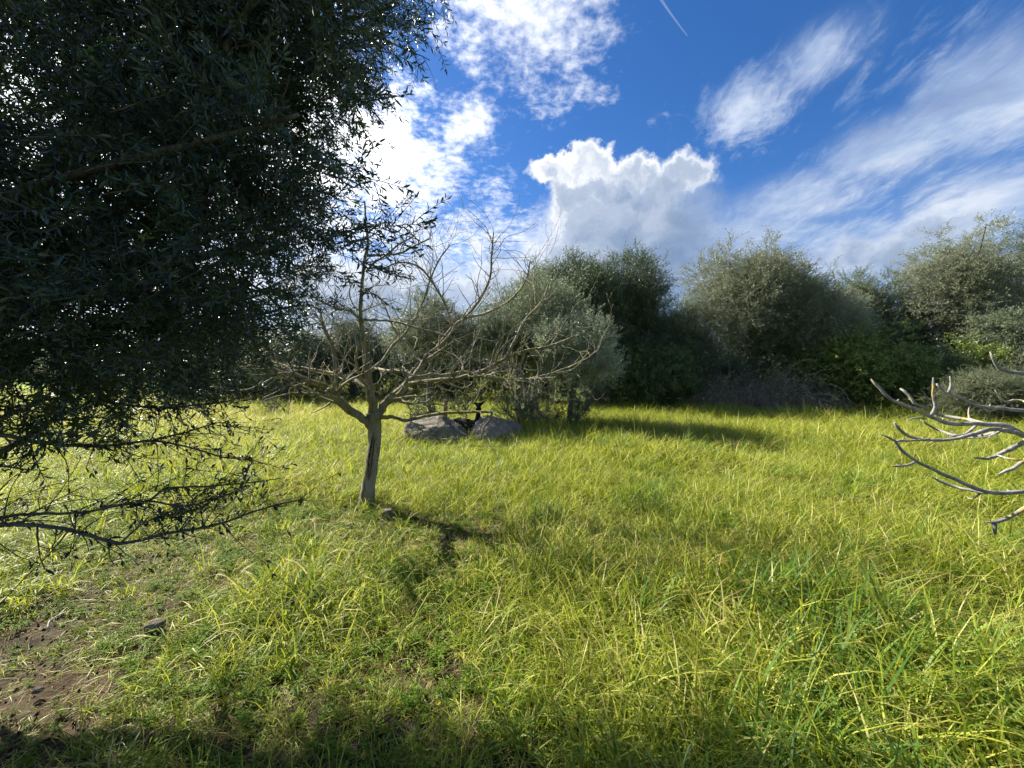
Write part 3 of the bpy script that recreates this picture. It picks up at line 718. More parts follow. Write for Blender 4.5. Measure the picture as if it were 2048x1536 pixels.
# spiky bush
x, y = at(1972, 11.5)
t = leafy_tree('spiky_bush', (x, y), .75, 1.25, .25, 'spiky', 'isolated spiky grey green bush standing in the grass near the right edge', 'bush', None, dens=60, nclump=12, cr=.38, sc=1.1, trunk_r=.03, limbs=3, seed=33, shell=(0, .8))
for i, (px, tp) in enumerate(((480, 792), (1750, 838))):
    pass

# low plant in the far field left of the fig
x, y = at(545, 13.0)
leafy_tree('low_plant', (x, y), .45, .42, .05, 'spiky', 'low grey green plant lying in the bright field left of the fig', 'plant', None, dens=30, nclump=5, cr=.25, sc=.7, trunk_r=.01, limbs=1, seed=39, shell=(0, 1))

# dry stone wall in the shade of the hedge
def stone_mesh(seed, sub=2):
    import bmesh
    g = np.random.default_rng(seed); bm = bmesh.new(); bmesh.ops.create_icosphere(bm, subdivisions=sub, radius=.5)
    for v in bm.verts:
        c = np.array(v.co); c = np.sign(c)*np.abs(c)**.62*.62; c += g.normal(0, .018, 3); v.co = c
    me = bpy.data.meshes.new('stone'); bm.to_mesh(me); bm.free(); me.materials.append(M['rock_dark']); return me
st_m = [stone_mesh(i, 1) for i in range(4)]
x0, y0 = at(1175, 16.1); wall = thing('dry_stone_wall', (x0, y0, 0), 'low dry stone wall in deep shade under the dark rounded olive', 'wall')
xx = 0
for row in range(3):
    xx = -.1*row
    while xx < 5.2:
        w = rng.uniform(.22, .42); o = bpy.data.objects.new('stone', st_m[rng.integers(4)]); scene.collection.objects.link(o); o.parent = wall
        o.location = (xx+w/2, rng.normal(0, .03), .12+row*.2); o.scale = (w, .35, .22); o.rotation_euler = (0, rng.normal(0, .06), rng.normal(0, .1)); xx += w*.98

# ------------------------------------------------------------------ boulders
def boulder(name, loc, size, seed, label, rotz=0, sub=5, m='rock', cut=(), tilt=0):
    import bmesh
    from mathutils import noise as mn
    bm = bmesh.new(); bmesh.ops.create_icosphere(bm, subdivisions=sub, radius=1)
    for v in bm.verts:
        c = v.co.copy(); q = Vector((abs(c.x)**.75*(1 if c.x > 0 else -1), abs(c.y)**.8*(1 if c.y > 0 else -1), abs(c.z)**.8*(1 if c.z > 0 else -1)))
        for (nx, ny, nz, d) in cut:
            nn = Vector((nx, ny, nz)).normalized(); e = q.dot(nn)-d
            if e > 0: q -= nn*e*.88
        n_ = mn.fractal(q*1.3+Vector((seed, 0, 0)), 1.0, 2.0, 3)*.13 + mn.fractal(q*5+Vector((seed, 3, 0)), .9, 2.1, 4)*.035
        v.co = Vector((q.x*size[0], q.y*size[1], q.z*size[2]))*(1+n_)
    me = bpy.data.meshes.new(name); bm.to_mesh(me); bm.free(); me.materials.append(M[m]); me.polygons.foreach_set('use_smooth', [True]*len(me.polygons))
    o = bpy.data.objects.new(name, me); scene.collection.objects.link(o); o.location = tuple(map(float, loc)); o.rotation_euler = (0, tilt, rotz)
    return tag(o, label, 'boulder' if size[0] > .3 else 'stone', 'large boulders' if size[0] > .3 else None)
bx = at(880, 8.75); boulder('boulder', (bx[0], bx[1], .10), (.82, .50, .46), 1.3, 'left boulder with a lit slanting face and a lower right shoulder', .12, tilt=.20, cut=((.75, -.2, .65, .50), (.45, -.9, .1, .60), (-.3, -.4, .9, .72), (-.7, -.7, 0, .72)))
bx = at(985, 9.0); boulder('boulder', (bx[0], bx[1], .06), (.70, .48, .48), 5.1, 'right boulder, rounded top, under the several-stemmed olive', -.1, tilt=-.10, cut=((-.7, -.45, .55, .55), (.3, -.8, .5, .7), (.5, 0, .8, .75)))
p = G(775, 1032); boulder('stone', (p[0], p[1], .03), (.07, .05, .05), 2.2, 'dark stone half hidden in grass right of the fig base', 0, 3, 'rock_dark')
p = G(310, 1262); boulder('stone', (p[0], p[1], .035), (.05, .04, .035), 7.7, 'grey brown rounded stone in the trampled grass at lower left', .3, 3)
p = G(76, 1388); boulder('stone', (p[0], p[1], .02), (.02, .016, .014), 9.2, 'small pale pebble on the bare earth at lower left', .3, 3)
p = G(700, 1055); boulder('stone', (p[0], p[1], .03), (.035, .03, .02), 4.2, 'pale flat stone left of the dark stone at the fig base', .3, 3)

# ------------------------------------------------------------------ goats
def skin_body(name, verts, edges, radii, material, parent, root=0):
    me = bpy.data.meshes.new(name); me.from_pydata([tuple(v) for v in verts], edges, []); me.materials.append(material)
    o = bpy.data.objects.new(name, me); scene.collection.objects.link(o)
    sm = o.modifiers.new('skin', 'SKIN'); sm.use_smooth_shade = True
    for i, r in enumerate(radii):
        sv = me.skin_vertices[0].data[i]; sv.radius = r if isinstance(r, tuple) else (r, r); sv.use_root = (i == root)
    o.modifiers.new('sub', 'SUBSURF').levels = 2; o.modifiers['sub'].render_levels = 2
    dg = bpy.context.evaluated_depsgraph_get(); nm = bpy.data.meshes.new_from_object(o.evaluated_get(dg))
    bpy.data.objects.remove(o); nm.name = name; nm.materials.clear(); nm.materials.append(material)
    b = bpy.data.objects.new(name, nm); scene.collection.objects.link(b); b.parent = parent; return b
def goat(px, Y, headpy, rot, material, label, s=1.0, turn=0.0):
    x, y = at(px, Y); z = hz_(headpy, Y)
    t = thing('goat', (x, y, 0), label, 'goat', 'goats resting behind the boulders')
    # lying goat: head above origin, facing -Y, body running back along `rot`
    c_, s_ = math.cos(rot), math.sin(rot)
    def B(l, w, h): return np.array([c_*l - s_*w, s_*l + c_*w, h])      # l along body away from the chest
    hd = np.array([0, 0, z])
    V = [B(.62, 0, .26), B(.42, 0, .26), B(.20, 0, .27), B(.07, 0, .30), B(.02, 0, .40)*1.0, np.array([0, -.01, z-.10]), hd+(0, -.02, -.035), hd+(0, -.09, -.075), hd+(0, -.145, -.11),
         hd+(-.08, .0, .0), hd+(-.15, .0, .055), hd+(.08, .0, .0), hd+(.15, .0, .055),
         B(.68, 0, .33), B(.70, 0, .38),
         B(.10, .10, .16), B(-.02, .13, .07), B(.16, .15, .035), B(.10, -.10, .16), B(-.02, -.13, .07), B(.16, -.15, .035),
         B(.56, .13, .20), B(.38, .19, .10), B(.52, .21, .035), B(.56, -.13, .20), B(.38, -.19, .10), B(.52, -.21, .035)]
    V = [np.array(v) for v in V]
    E = [(0, 1), (1, 2), (2, 3), (3, 4), (4, 5), (5, 6), (6, 7), (7, 8), (6, 9), (9, 10), (6, 11), (11, 12), (0, 13), (13, 14), (2, 15), (15, 16), (16, 17), (2, 18), (18, 19), (19, 20), (0, 21), (21, 22), (22, 23), (0, 24), (24, 25), (25, 26)]
    Rr = [.13, .155, .14, .10, .07, .052, .058, .040, .026, (.030), .012, .030, .012, .025, .012, .05, .035, .022, .05, .035, .022, .07, .045, .025, .07, .045, .025]
    skin_body('body', V, E, [r*s for r in Rr], material, t, 1)
    import bmesh
    for sx_ in (-1, 1):
        bm = bmesh.new(); bmesh.ops.create_icosphere(bm, subdivisions=2, radius=.011); me = bpy.data.meshes.new('eye'); bm.to_mesh(me); bm.free(); me.materials.append(M['eye'])
        e = bpy.data.objects.new('eye', me); scene.collection.objects.link(e); e.parent = t; e.location = hd+(sx_*.047, -.052, -.035)
    return t
goat(957, 9.3, 807, R(160), M['black_fur'], 'black goat with raised head and spread ears between the two boulders')
goat(891, 9.5, 800, R(176), M['brown_fur'], 'brown goat with pricked ears looking over the left boulder', .85)

# ------------------------------------------------------------------ bare fig tree in the middle
D0 = 4.5
def traced(mb, pts, sides=9, step=.05, rj=.05, sc=1.0):
    """pts: (px, py, depth, radius in px)"""
    W_ = [P(a, b, d) for a, b, d, r in pts]; rr = [r/F*d*sc*.9 for a, b, d, r in pts]
    pp, r2 = smooth_path(W_, rr, step)
    pp = pp + rng.normal(0, .10, pp.shape)*r2[:, None]; tube(mb, pp, r2*(1+rng.normal(0, .05, len(r2))), sides, rj); return pp, r2
fig = thing('fig_tree', G(735, 1012), 'leafless fig tree with a curved grey trunk standing alone in the middle of the field', 'tree'); 
def fig_trunk():
    pts = [P(731, 1042, D0), P(732, 1024, D0), P(734, 1005, D0), P(738, 965, D0), P(744, 925, D0), P(749, 885, D0), P(749, 850, D0), P(747, 825, D0)]
    rad = np.array([34, 23, 16.5, 12.8, 12, 12, 13.5, 14])/F*D0
    pp, rr = smooth_path(pts, rad, .018)
    from mathutils import noise as mn
    def fn(p, D, t):
        a = np.arctan2(D[:, 0], -D[:, 1]); o = np.ones(len(D))
        for k in range(len(D)):
            q = Vector(p)*1.0+Vector(D[k])*.09
            o[k] += mn.fractal(Vector((q.x*14, q.y*14, q.z*5)), 1, 2, 4)*.09 + mn.noise(Vector((0, 0, p[2]*60+D[k][0]*2)))*.018
        # long open wound
        c0 = .30+.35*math.sin(t*6+1); w0 = .34*max(0, math.sin(min(1, max(0, (t-.40)/.42))*math.pi))**.5
        if w0 > 0.02:
            e = np.abs(a-c0); o = o - .36*np.clip(1-(e/w0)**2, 0, 1) + .09*np.exp(-((e-w0*1.15)/.10)**2); wnd.append(np.where(e < w0*.55, 1.0, np.where(e < w0*1.02, 0.0, .5)))
        else: wnd.append(np.full(len(D), .5))
        return o
    wnd = []; mb = MB(); tube(mb, pp, rr, 64, 0, fn=fn); mb.bv = [np.concatenate(wnd)]; mb.obj('trunk', M['fig_trunk'], fig)
fig_trunk()
limbs = [
    ('leader', [(747, 850, 4.5, 12.5), (744, 805, 4.5, 10.5), (738, 765, 4.5, 8.5), (733, 720, 4.48, 7), (727, 680, 4.46, 5.5), (721, 640, 4.45, 5), (722, 600, 4.45, 4.3), (725, 560, 4.45, 3.8), (729, 520, 4.45, 3.6), (736, 490, 4.45, 3), (732, 450, 4.45, 2.5), (729, 404, 4.45, 1.8)], 3),
    ('l1', [(747, 855, 4.5, 10.5), (726, 836, 4.42, 9.5), (700, 820, 4.32, 9), (680, 803, 4.25, 8.5), (664, 785, 4.2, 8), (645, 772, 4.15, 7), (620, 764, 4.05, 6.3), (590, 750, 3.95, 5.4), (560, 738, 3.9, 5), (532, 725, 3.85, 4.5), (514, 700, 3.8, 4), (505, 682, 3.75, 3)], 15),
    ('l2', [(738, 780, 4.5, 6.5), (715, 762, 4.65, 6), (690, 752, 4.8, 5.5), (672, 748, 4.9, 5), (640, 742, 5.0, 4), (600, 735, 5.1, 3.2), (560, 730, 5.2, 2.5)], 9),
    ('l2up', [(672, 750, 4.9, 4.8), (670, 725, 4.9, 4.2), (664, 690, 4.95, 3.8), (648, 655, 5.0, 3.2), (640, 620, 5.0, 2)], 7),
    ('r1', [(749, 850, 4.5, 10), (766, 812, 4.55, 9.5), (790, 788, 4.65, 8.8), (815, 767, 4.75, 8.2), (838, 742, 4.85, 7.8), (849, 722, 4.9, 7.5), (858, 706, 4.92, 6)], 5),
    ('r1a', [(850, 722, 4.9, 5.5), (878, 690, 5.0, 4.8), (905, 655, 5.1, 4.2), (930, 636, 5.15, 3.6), (960, 598, 5.2, 3), (980, 555, 5.2, 2.6), (983, 510, 5.2, 2.2), (987, 465, 5.2, 1.5)], 12),
    ('r1b', [(812, 768, 4.75, 5.2), (860, 762, 4.6, 4.8), (915, 756, 4.5, 4.5), (965, 742, 4.4, 4), (1010, 718, 4.35, 3.6), (1050, 702, 4.3, 3.1), (1100, 692, 4.3, 2.5), (1150, 672, 4.3, 2)], 17),
    ('r1c', [(838, 742, 4.85, 5.0), (880, 752, 5.0, 4.5), (930, 745, 5.1, 4), (985, 757, 5.2, 3.5), (1040, 760, 5.3, 3), (1100, 748, 5.3, 2.5), (1165, 722, 5.3, 1.8), (1195, 700, 5.3, 1.5)], 14),
    ('r2', [(757, 836, 4.42, 5), (785, 834, 4.3, 4.2), (812, 841, 4.2, 4), (850, 832, 4.1, 3.8), (900, 825, 4.0, 3.4), (950, 824, 3.9, 3), (984, 825, 3.85, 3), (981, 838, 3.85, 2.6), (968, 856, 3.85, 2.3), (962, 880, 3.85, 1.6)], 5),
    ('u1', [(722, 640, 4.45, 3.5), (750, 640, 4.4, 3), (790, 643, 4.3, 2.8), (830, 655, 4.2, 2.5), (880, 668, 4.1, 2.2), (930, 690, 4.0, 1.8)], 8),
    ('u1l', [(722, 640, 4.45, 3.2), (700, 622, 4.35, 2.8), (670, 616, 4.3, 2.2), (640, 600, 4.25, 1.8)], 5),
    ('u2', [(728, 512, 4.45, 3.2), (765, 510, 4.4, 2.8), (800, 506, 4.35, 2.4), (828, 492, 4.3, 2), (860, 477, 4.3, 1.4)], 5),
    ('u3', [(733, 545, 4.45, 2.8), (745, 528, 4.42, 2.5), (775, 508, 4.35, 2.2), (798, 488, 4.3, 2), (826, 474, 4.3, 1.4)], 4),
    ('u4', [(735, 467, 4.45, 2), (752, 452, 4.4, 1.7), (773, 443, 4.4, 1.3)], 0),
    ('m1', [(738, 745, 4.5, 4.2), (765, 722, 4.6, 3.8), (785, 692, 4.7, 3.6), (815, 660, 4.8, 3), (845, 605, 4.9, 2.6), (860, 560, 4.9, 2.2), (878, 520, 4.9, 1.8), (900, 490, 4.9, 1.3)], 10),
    ('m2', [(905, 655, 5.1, 3.2), (890, 610, 5.05, 2.8), (868, 570, 5.0, 2.5), (840, 535, 5.0, 2.2), (800, 525, 4.95, 1.8), (760, 540, 4.9, 1.5)], 8),
    ('m3', [(930, 636, 5.15, 3), (975, 625, 5.0, 2.7), (1020, 600, 4.9, 2.4), (1052, 560, 4.9, 2), (1060, 520, 4.9, 1.4)], 9),
    ('m4', [(1010, 718, 4.35, 3), (1030, 680, 4.3, 2.6), (1050, 640, 4.3, 2.3), (1085, 600, 4.3, 1.9), (1100, 560, 4.3, 1.3)], 7),
    ('m5', [(1050, 702, 4.3, 2.8), (1040, 740, 4.25, 2.8), (1060, 768, 4.2, 2.4), (1085, 772, 4.2, 1.6)], 4),
    ('m6', [(849, 725, 4.9, 3.6), (835, 715, 5.0, 3), (818, 690, 5.1, 2.6), (790, 660, 5.2, 2), (765, 600, 5.2, 1.5)], 7),
    ('b1', [(735, 730, 4.55, 4), (765, 740, 4.2, 3.2), (800, 742, 3.95, 2.6), (835, 752, 3.8, 2.2), (870, 745, 3.7, 1.6)], 7),
    ('b2', [(736, 775, 4.45, 4), (722, 755, 4.2, 3.4), (712, 720, 4.0, 2.8), (716, 690, 3.9, 2.4), (705, 655, 3.9, 1.6)], 6),
]
for nm, pts, nt in limbs:
    mb = MB(); pp, rr = traced(mb, pts, 8 if pts[0][3] > 4 else 6, .045)
    br = mb.obj('branch', M['fig_bark'] if pts[0][3] > 4.5 else M['fig_twig'], fig)
    if nt:
        mb = MB()
        for _ in range(int(nt*2.3)):
            k = rng.integers(int(len(pp)*.28), len(pp)); d = pp[min(k+1, len(pp)-1)]-pp[k-1]
            side = unit(np.cross(d, rng.normal(0, 1, 3))); side[2] = side[2]*.6+.15
            twig(mb, pp[k], unit(unit(d)*.7+side), rng.uniform(.25, .80), max(.0028, rr[k]*.36), 2, .10, .20, sides=5, split=.26)
        tag(mb.obj('twigs', M['fig_twig'], br), kind='stuff')

# ------------------------------------------------------------------ pale bare branches reaching in from the right
FORK = np.array([3.35, 1.75, 1.15]); RD = 1.75
rt_tree = thing('bare_tree', (3.75, 1.7, 0), 'grey leafless tree mostly outside the frame, lichened branches reaching in from the right', 'tree')
mb = MB(); pp, rr = smooth_path([(3.8, 1.7, -.1), (3.72, 1.7, .45), (3.5, 1.74, .9), tuple(FORK)], [.11, .09, .075, .055], .06); tube(mb, pp, rr, 14, .05); mb.obj('trunk', M['grey_bark'], rt_tree)
Q = [
    [(2230, 930, 1.72, 12), (2120, 893, 1.72, 10.5), (2048, 870, 1.72, 10), (2015, 853, 1.72, 9), (1973, 848, 1.74, 8), (1904, 847, 1.76, 7), (1874, 839, 1.77, 6.5), (1838, 821, 1.78, 6), (1784, 799, 1.8, 5), (1760, 778, 1.82, 4.5), (1742, 758, 1.83, 3.5)],
    [(1980, 850, 1.74, 6), (1930, 838, 1.85, 5.5), (1880, 830, 1.92, 5.5), (1850, 815, 1.95, 5), (1828, 806, 1.97, 4.5), (1818, 790, 1.98, 4), (1801, 777, 2.0, 4)],
    [(1862, 833, 1.8, 5), (1872, 812, 1.8, 4.5), (1866, 800, 1.8, 4), (1867, 775, 1.8, 4), (1866, 755, 1.8, 3.2)],
    [(2150, 830, 1.9, 7), (2048, 821, 1.9, 6.2), (1990, 816, 1.9, 6), (1955, 811, 1.9, 5), (1910, 790, 1.9, 4.5), (1892, 786, 1.9, 4.2), (1874, 768, 1.9, 4.5)],
    [(1897, 786, 1.9, 4.2), (1902, 770, 1.9, 3.6), (1900, 752, 1.9, 3.2)],
    [(2140, 755, 1.5, 6.5), (2048, 747, 1.5, 6), (2012, 742, 1.5, 5.2), (1992, 730, 1.5, 4.6), (1980, 704, 1.5, 3)],
    [(2040, 866, 1.7, 7.5), (1985, 858, 1.62, 7), (1935, 872, 1.6, 6.5), (1885, 880, 1.6, 5.2), (1830, 877, 1.6, 4.8), (1802, 862, 1.6, 4.5), (1788, 846, 1.6, 5)],
    [(1950, 852, 1.72, 4.5), (1930, 868, 1.7, 4), (1900, 874, 1.68, 3.4)],
    [(1990, 865, 1.65, 5), (1940, 875, 1.75, 4.5), (1890, 866, 1.85, 4.5), (1860, 852, 1.9, 3.6), (1846, 842, 1.9, 3)],
    [(1850, 837, 1.78, 3.4), (1832, 836, 1.76, 3), (1814, 840, 1.75, 2.4)],
    [(2230, 975, 1.45, 9), (2120, 980, 1.45, 7.5), (2048, 983, 1.45, 7), (1985, 985, 1.45, 7), (1940, 972, 1.45, 6.5), (1880, 945, 1.45, 5.8), (1832, 922, 1.45, 5), (1803, 900, 1.45, 5), (1790, 882, 1.45, 4), (1760, 868, 1.45, 2.5)],
    [(1832, 923, 1.45, 4), (1812, 931, 1.44, 3.6), (1783, 932, 1.43, 4)],
    [(1793, 882, 1.45, 3.6), (1830, 881, 1.5, 3.4), (1860, 878, 1.55, 3)],
    [(1985, 986, 1.45, 6), (1940, 981, 1.5, 5), (1890, 967, 1.55, 4.5), (1862, 953, 1.55, 2.5)],
    [(2160, 830, 1.6, 8), (2048, 884, 1.6, 7), (2000, 908, 1.58, 6), (1975, 917, 1.56, 4.5), (1943, 915, 1.55, 3)],
    [(2150, 860, 1.4, 7), (2060, 915, 1.4, 6.5), (2025, 937, 1.4, 6), (1998, 948, 1.4, 4.5)],
    [(2048, 921, 1.4, 3.4), (2020, 918, 1.42, 3.2), (1992, 909, 1.5, 3)],
    [(2230, 960, 1.3, 9), (2120, 985, 1.3, 8), (2048, 1018, 1.3, 7), (2010, 1039, 1.3, 5.5), (1985, 1045, 1.3, 5), (1972, 1045, 1.3, 3)],
    [(1990, 1044, 1.3, 5), (1990, 1056, 1.3, 4.5), (1989, 1069, 1.3, 5)],
    [(2110, 828, 1.9, 3.5), (2040, 800, 2.0, 3), (2010, 803, 2.0, 3), (1990, 780, 2.0, 2)],
]
for pts in Q:
    W_ = [P(a, b, d) for a, b, d, r in pts]; rr0 = [max(.0026, r/F*d*.58) for a, b, d, r in pts]
    if pts[0][0] > 2100: W_ = [FORK+rng.normal(0, .015, 3)] + W_; rr0 = [rr0[0]*1.5] + rr0
    pp, r2 = smooth_path(W_, rr0, .02); pp = pp + rng.normal(0, .13, pp.shape)*r2[:, None]
    r2 = r2*(1+rng.normal(0, .07, len(r2))); r2[-1] *= .6; mb = MB(); tube(mb, pp, r2, 9, .06)
    for _ in range(int(len(pp)/7)):                                       # knobs and leaf scars
        k = rng.integers(2, len(pp)-1); d = unit(np.cross(pp[k]-pp[k-1], rng.normal(0, 1, 3)))
        tube(mb, [pp[k], pp[k]+d*(r2[k]*.9), pp[k]+d*(r2[k]+.006)+(0, 0, .003)], [r2[k]*.75, r2[k]*.6, r2[k]*.25], 6)
    for _ in range(len(pts)//4):
        k = rng.integers(len(pp)//5, int(len(pp)*.7)); d = unit(pp[k+1]-pp[k-1]); sd_ = unit(np.cross(d, rng.normal(0, 1, 3)) + (0, 0, .5))
        twig(mb, pp[k], unit(d*.6+sd_), rng.uniform(.05, .13), r2[k]*.55, 1, .12, .22, sides=6, split=.25)
    mb.obj('branch', M['grey_bark'], rt_tree)

# ------------------------------------------------------------------ big near olive at the left
ol = thing('olive_tree', (-4.6, 2.5, 0), 'huge dark olive overhanging the whole left side with its twigs close to the viewer', 'olive tree')
def near_olive():
    g = np.random.default_rng(3); cl = []
    for px in range(-260, 640, 105):
        for py in range(-225, 720, 105):
            if py > 560 and px > 380: continue
            d = g.uniform(1.75, 3.0) if px > 60 else g.uniform(1.5, 2.5)
            if rng.random() < .12: continue
            if py > 400: d = g.uniform(1.6, 2.35)
            c_ = P(px+g.uniform(-45, 45), py+g.uniform(-45, 45), d); r = g.uniform(.30, .44)*d/2.5; cl.append((*c_, r, r, r*.8))
    cl += [(*P(a, b, d), r, r, r*.8) for a, b, d, r in [(560, 180, 2.9, .3), (480, 260, 2.7, .3), (510, 350, 2.8, .26), (500, 430, 2.7, .3), (500, 480, 2.7, .24), (440, 560, 2.4, .26), (480, 560, 2.4, .22), (380, 400, 2.5, .3), (330, 620, 2.5, .3), (430, 330, 2.9, .3), (250, 520, 2.4, .3), (560, 60, 2.9, .3), (430, 60, 2.6, .3)]]
    edge = [(800, 25, 2.9, .17), (740, -10, 2.9, .24), (700, 60, 2.9, .22), (780, 75, 2.9, .13), (640, 100, 2.8, .25), (690, 150, 2.9, .17), (720, 235, 2.9, .10), (650, 215, 2.9, .2), (610, 300, 2.8, .22), (560, 250, 2.7, .25),
            (690, 345, 3.0, .11), (645, 370, 2.9, .18), (690, 420, 3.0, .10), (660, 465, 2.9, .17), (610, 500, 2.8, .24), (670, 530, 2.9, .12), (600, 590, 2.8, .22), (640, 600, 2.9, .12), (540, 640, 2.7, .22),
            (450, 680, 2.6, .22), (440, 745, 2.5, .14), (370, 730, 2.5, .22), (300, 770, 2.4, .24), (390, 790, 2.4, .10), (220, 800, 2.3, .22), (330, 835, 2.3, .10), (140, 800, 2.2, .24), (250, 870, 2.2, .12), (60, 790, 2.1, .26), (170, 880, 2.1, .10), (-20, 820, 2.0, .26), (60, 860, 2.0, .10),
            (840, -60, 2.9, .18), (760, -120, 2.9, .3), (640, -160, 2.8, .4)]
    for (px, py, d, r) in edge: c_ = P(px-(34 if 120 < py < 300 else 88 if 300 <= py < 560 else 92 if 560 <= py < 700 else 6), py-(45 if py > 560 else 0), d); cl.append((*c_, r, r, r*.85))
    for _ in range(20): cl.append((g.uniform(-6.4, -3.4), g.uniform(.2, 2.7), g.uniform(1.5, 4.2), .5, .5, .42))
    Pp, Nn, T = crown_pts(cl, 36, .1, (.15, 1.0))
    gap = vnoise(Pp[:, 0]*1.0+Pp[:, 1]*.5, Pp[:, 2], 2.6, 21)
    keep = (gap > .36) | (rng.random(len(Pp)) < .35)
    dist = np.linalg.norm(Pp-(0, 0, CAM_H), axis=1); keep &= dist > 1.25
    Pp, Nn, T = Pp[keep], Nn[keep], T[keep]
    o = scatter('crown', LIB['olive_near'], Pp, Nn, rng.uniform(.75, 1.3, len(Pp)), rng.integers(0, 5, len(Pp)), T, ol, (-4.6, 2.5, 0)); tag(o, kind='stuff')
    print('near olive sprays', len(Pp), 'clumps', len(cl))
    mb = MB(); hub = np.array([-4.3, 2.7, 1.7])
    pp, rr = smooth_path([(-4.6, 2.5, -.15), (-4.55, 2.5, .5), (-4.4, 2.65, 1.1), tuple(hub)], [.34, .24, .21, .19], .08)
    tube(mb, pp, rr, 18, .07); mb.obj('trunk', M['olive_bark'], ol)
    def limb(pts, rad, nt=8, tl=(.3, .7)):
        mb = MB(); p2, r2 = smooth_path(pts, rad, .05); p2 = p2+rng.normal(0, .12, p2.shape)*r2[:, None]; tube(mb, p2, r2, 8, .05)
        for _ in range(nt):
            k = rng.integers(len(p2)//3, len(p2)); d = p2[min(k+1, len(p2)-1)]-p2[k-1]
            twig(mb, p2[k], unit(unit(d)+unit(rng.normal(0, 1, 3))*.9), rng.uniform(*tl), max(.003, r2[k]*.4), 1, .02, .13, sides=4)
        mb.obj('branch', M['olive_bark'], ol); return p2
    limb([hub, P(120, 330, 3.0), P(340, 200, 2.9), P(470, 158, 2.9), P(590, 100, 2.9), P(700, 40, 2.9), P(800, 10, 2.9)], [.10, .075, .05, .04, .03, .018, .006], 14)
    limb([P(250, 260, 2.95), P(370, 190, 2.9), P(372, 90, 2.9), P(360, 0, 2.8), P(350, -150, 2.7)], [.045, .038, .036, .03, .02], 8)
    limb([hub, P(100, 560, 3.0), P(350, 520, 3.0), P(500, 490, 2.8), P(610, 440, 2.85)], [.09, .05, .035, .022, .006], 9)
    limb([hub, P(60, 690, 2.9), P(250, 650, 2.8), P(450, 640, 2.7), P(600, 610, 2.8)], [.08, .045, .03, .018, .005], 12)
    for _ in range(14):
        c_ = cl[g.integers(0, 70)]; q = np.array(c_[:3]); limb([hub, (hub+q)/2+g.normal(0, .2, 3), q], [.06, .028, .008], 6)
    LOW = [
        ([(-300, 1010, 2.4, 9), (-60, 1046, 1.95, 6.5), (60, 1050, 1.9, 6), (150, 1062, 1.9, 5.5), (240, 1086, 1.88, 5), (330, 1068, 1.9, 4.6), (430, 1050, 1.95, 3.8), (500, 1026, 2.0, 3), (560, 1008, 2.0, 2.2), (612, 998, 2.0, 1.4)], 22),
        ([(-300, 1000, 2.4, 8), (-60, 1034, 2.05, 4.6), (60, 1028, 2.0, 4.4), (160, 1026, 2.0, 4), (225, 1013, 2.0, 4), (300, 1000, 2.05, 3.6), (330, 978, 2.1, 3.4), (420, 972, 2.1, 2.6), (490, 966, 2.1, 2.2), (560, 957, 2.1, 1.4)], 20),
        ([(300, 1002, 2.05, 3), (370, 1012, 2.0, 2.8), (420, 1000, 2.0, 2.3), (480, 975, 2.0, 1.8), (500, 920, 2.0, 1.2)], 9),
        ([(240, 1086, 1.88, 3), (290, 1045, 1.8, 2.6), (340, 1030, 1.8, 2.2), (410, 1015, 1.8, 1.6)], 9),
        ([(-300, 960, 2.6, 16), (-60, 930, 2.3, 12), (0, 905, 2.3, 10), (50, 878, 2.35, 8), (110, 838, 2.4, 6), (190, 800, 2.5, 4)], 12),
        ([(-60, 862, 2.2, 8), (0, 868, 2.2, 7), (80, 885, 2.2, 6), (200, 893, 2.25, 4.5), (300, 882, 2.3, 3.4), (380, 895, 2.3, 2.6), (450, 915, 2.3, 2), (510, 918, 2.3, 1.2)], 16),
        ([(-60, 880, 2.5, 9), (0, 838, 2.5, 8), (60, 812, 2.5, 7), (130, 775, 2.6, 5)], 8),
        ([(190, 800, 2.4, 4), (300, 815, 2.4, 3.4), (400, 810, 2.4, 2.6), (470, 798, 2.4, 2), (545, 775, 2.4, 1.2)], 12),
        ([(300, 882, 2.3, 3), (380, 862, 2.3, 2.4), (440, 845, 2.3, 1.8), (470, 855, 2.3, 1)], 8),
    ]
    leafs = []
    for pts, nt in LOW:
        W_ = [P(a, b, d) for a, b, d, r in pts]; r0 = [r/F*d*.68 for a, b, d, r in pts]
        p2, r2 = smooth_path(W_, r0, .03); p2 = p2+rng.normal(0, .15, p2.shape)*r2[:, None]; mb = MB(); tube(mb, p2, r2, 7, .06)
        tips = []
        for _ in range(int(nt*2.6)):
            k = rng.integers(len(p2)//4, len(p2)); d = p2[min(k+1, len(p2)-1)]-p2[k-1]
            a = len(tips); q = unit(unit(d)*.8+unit(rng.normal(0, 1, 3))*.9)
            twig(mb, p2[k], q, rng.uniform(.10, .34), max(.0018, r2[k]*.38), 1, .0, .14, sides=4, split=.3, tips=tips)
            for _ in range(2): tips.append((p2[k]+rng.normal(0, .01, 3), q))
        mb.obj('branch', M['olive_bark'], ol); leafs += tips
    return leafs
leafs = near_olive()
lm = []
for i in range(5):
    mb = MB(); L = .036+.004*i; V, Fc = leaf_geo(L, L*.26, .15+.05*i, .05*i); mb.add(V, Fc); lm.append(mb.mesh('leaf', M['olive_near']))
ly = []
for i in range(3):
    mb = MB(); L = .042+.005*i; V, Fc = leaf_geo(L, L*.30, .2, .1); mb.add(V, Fc); ly.append(mb.mesh('leaf', M['young']))
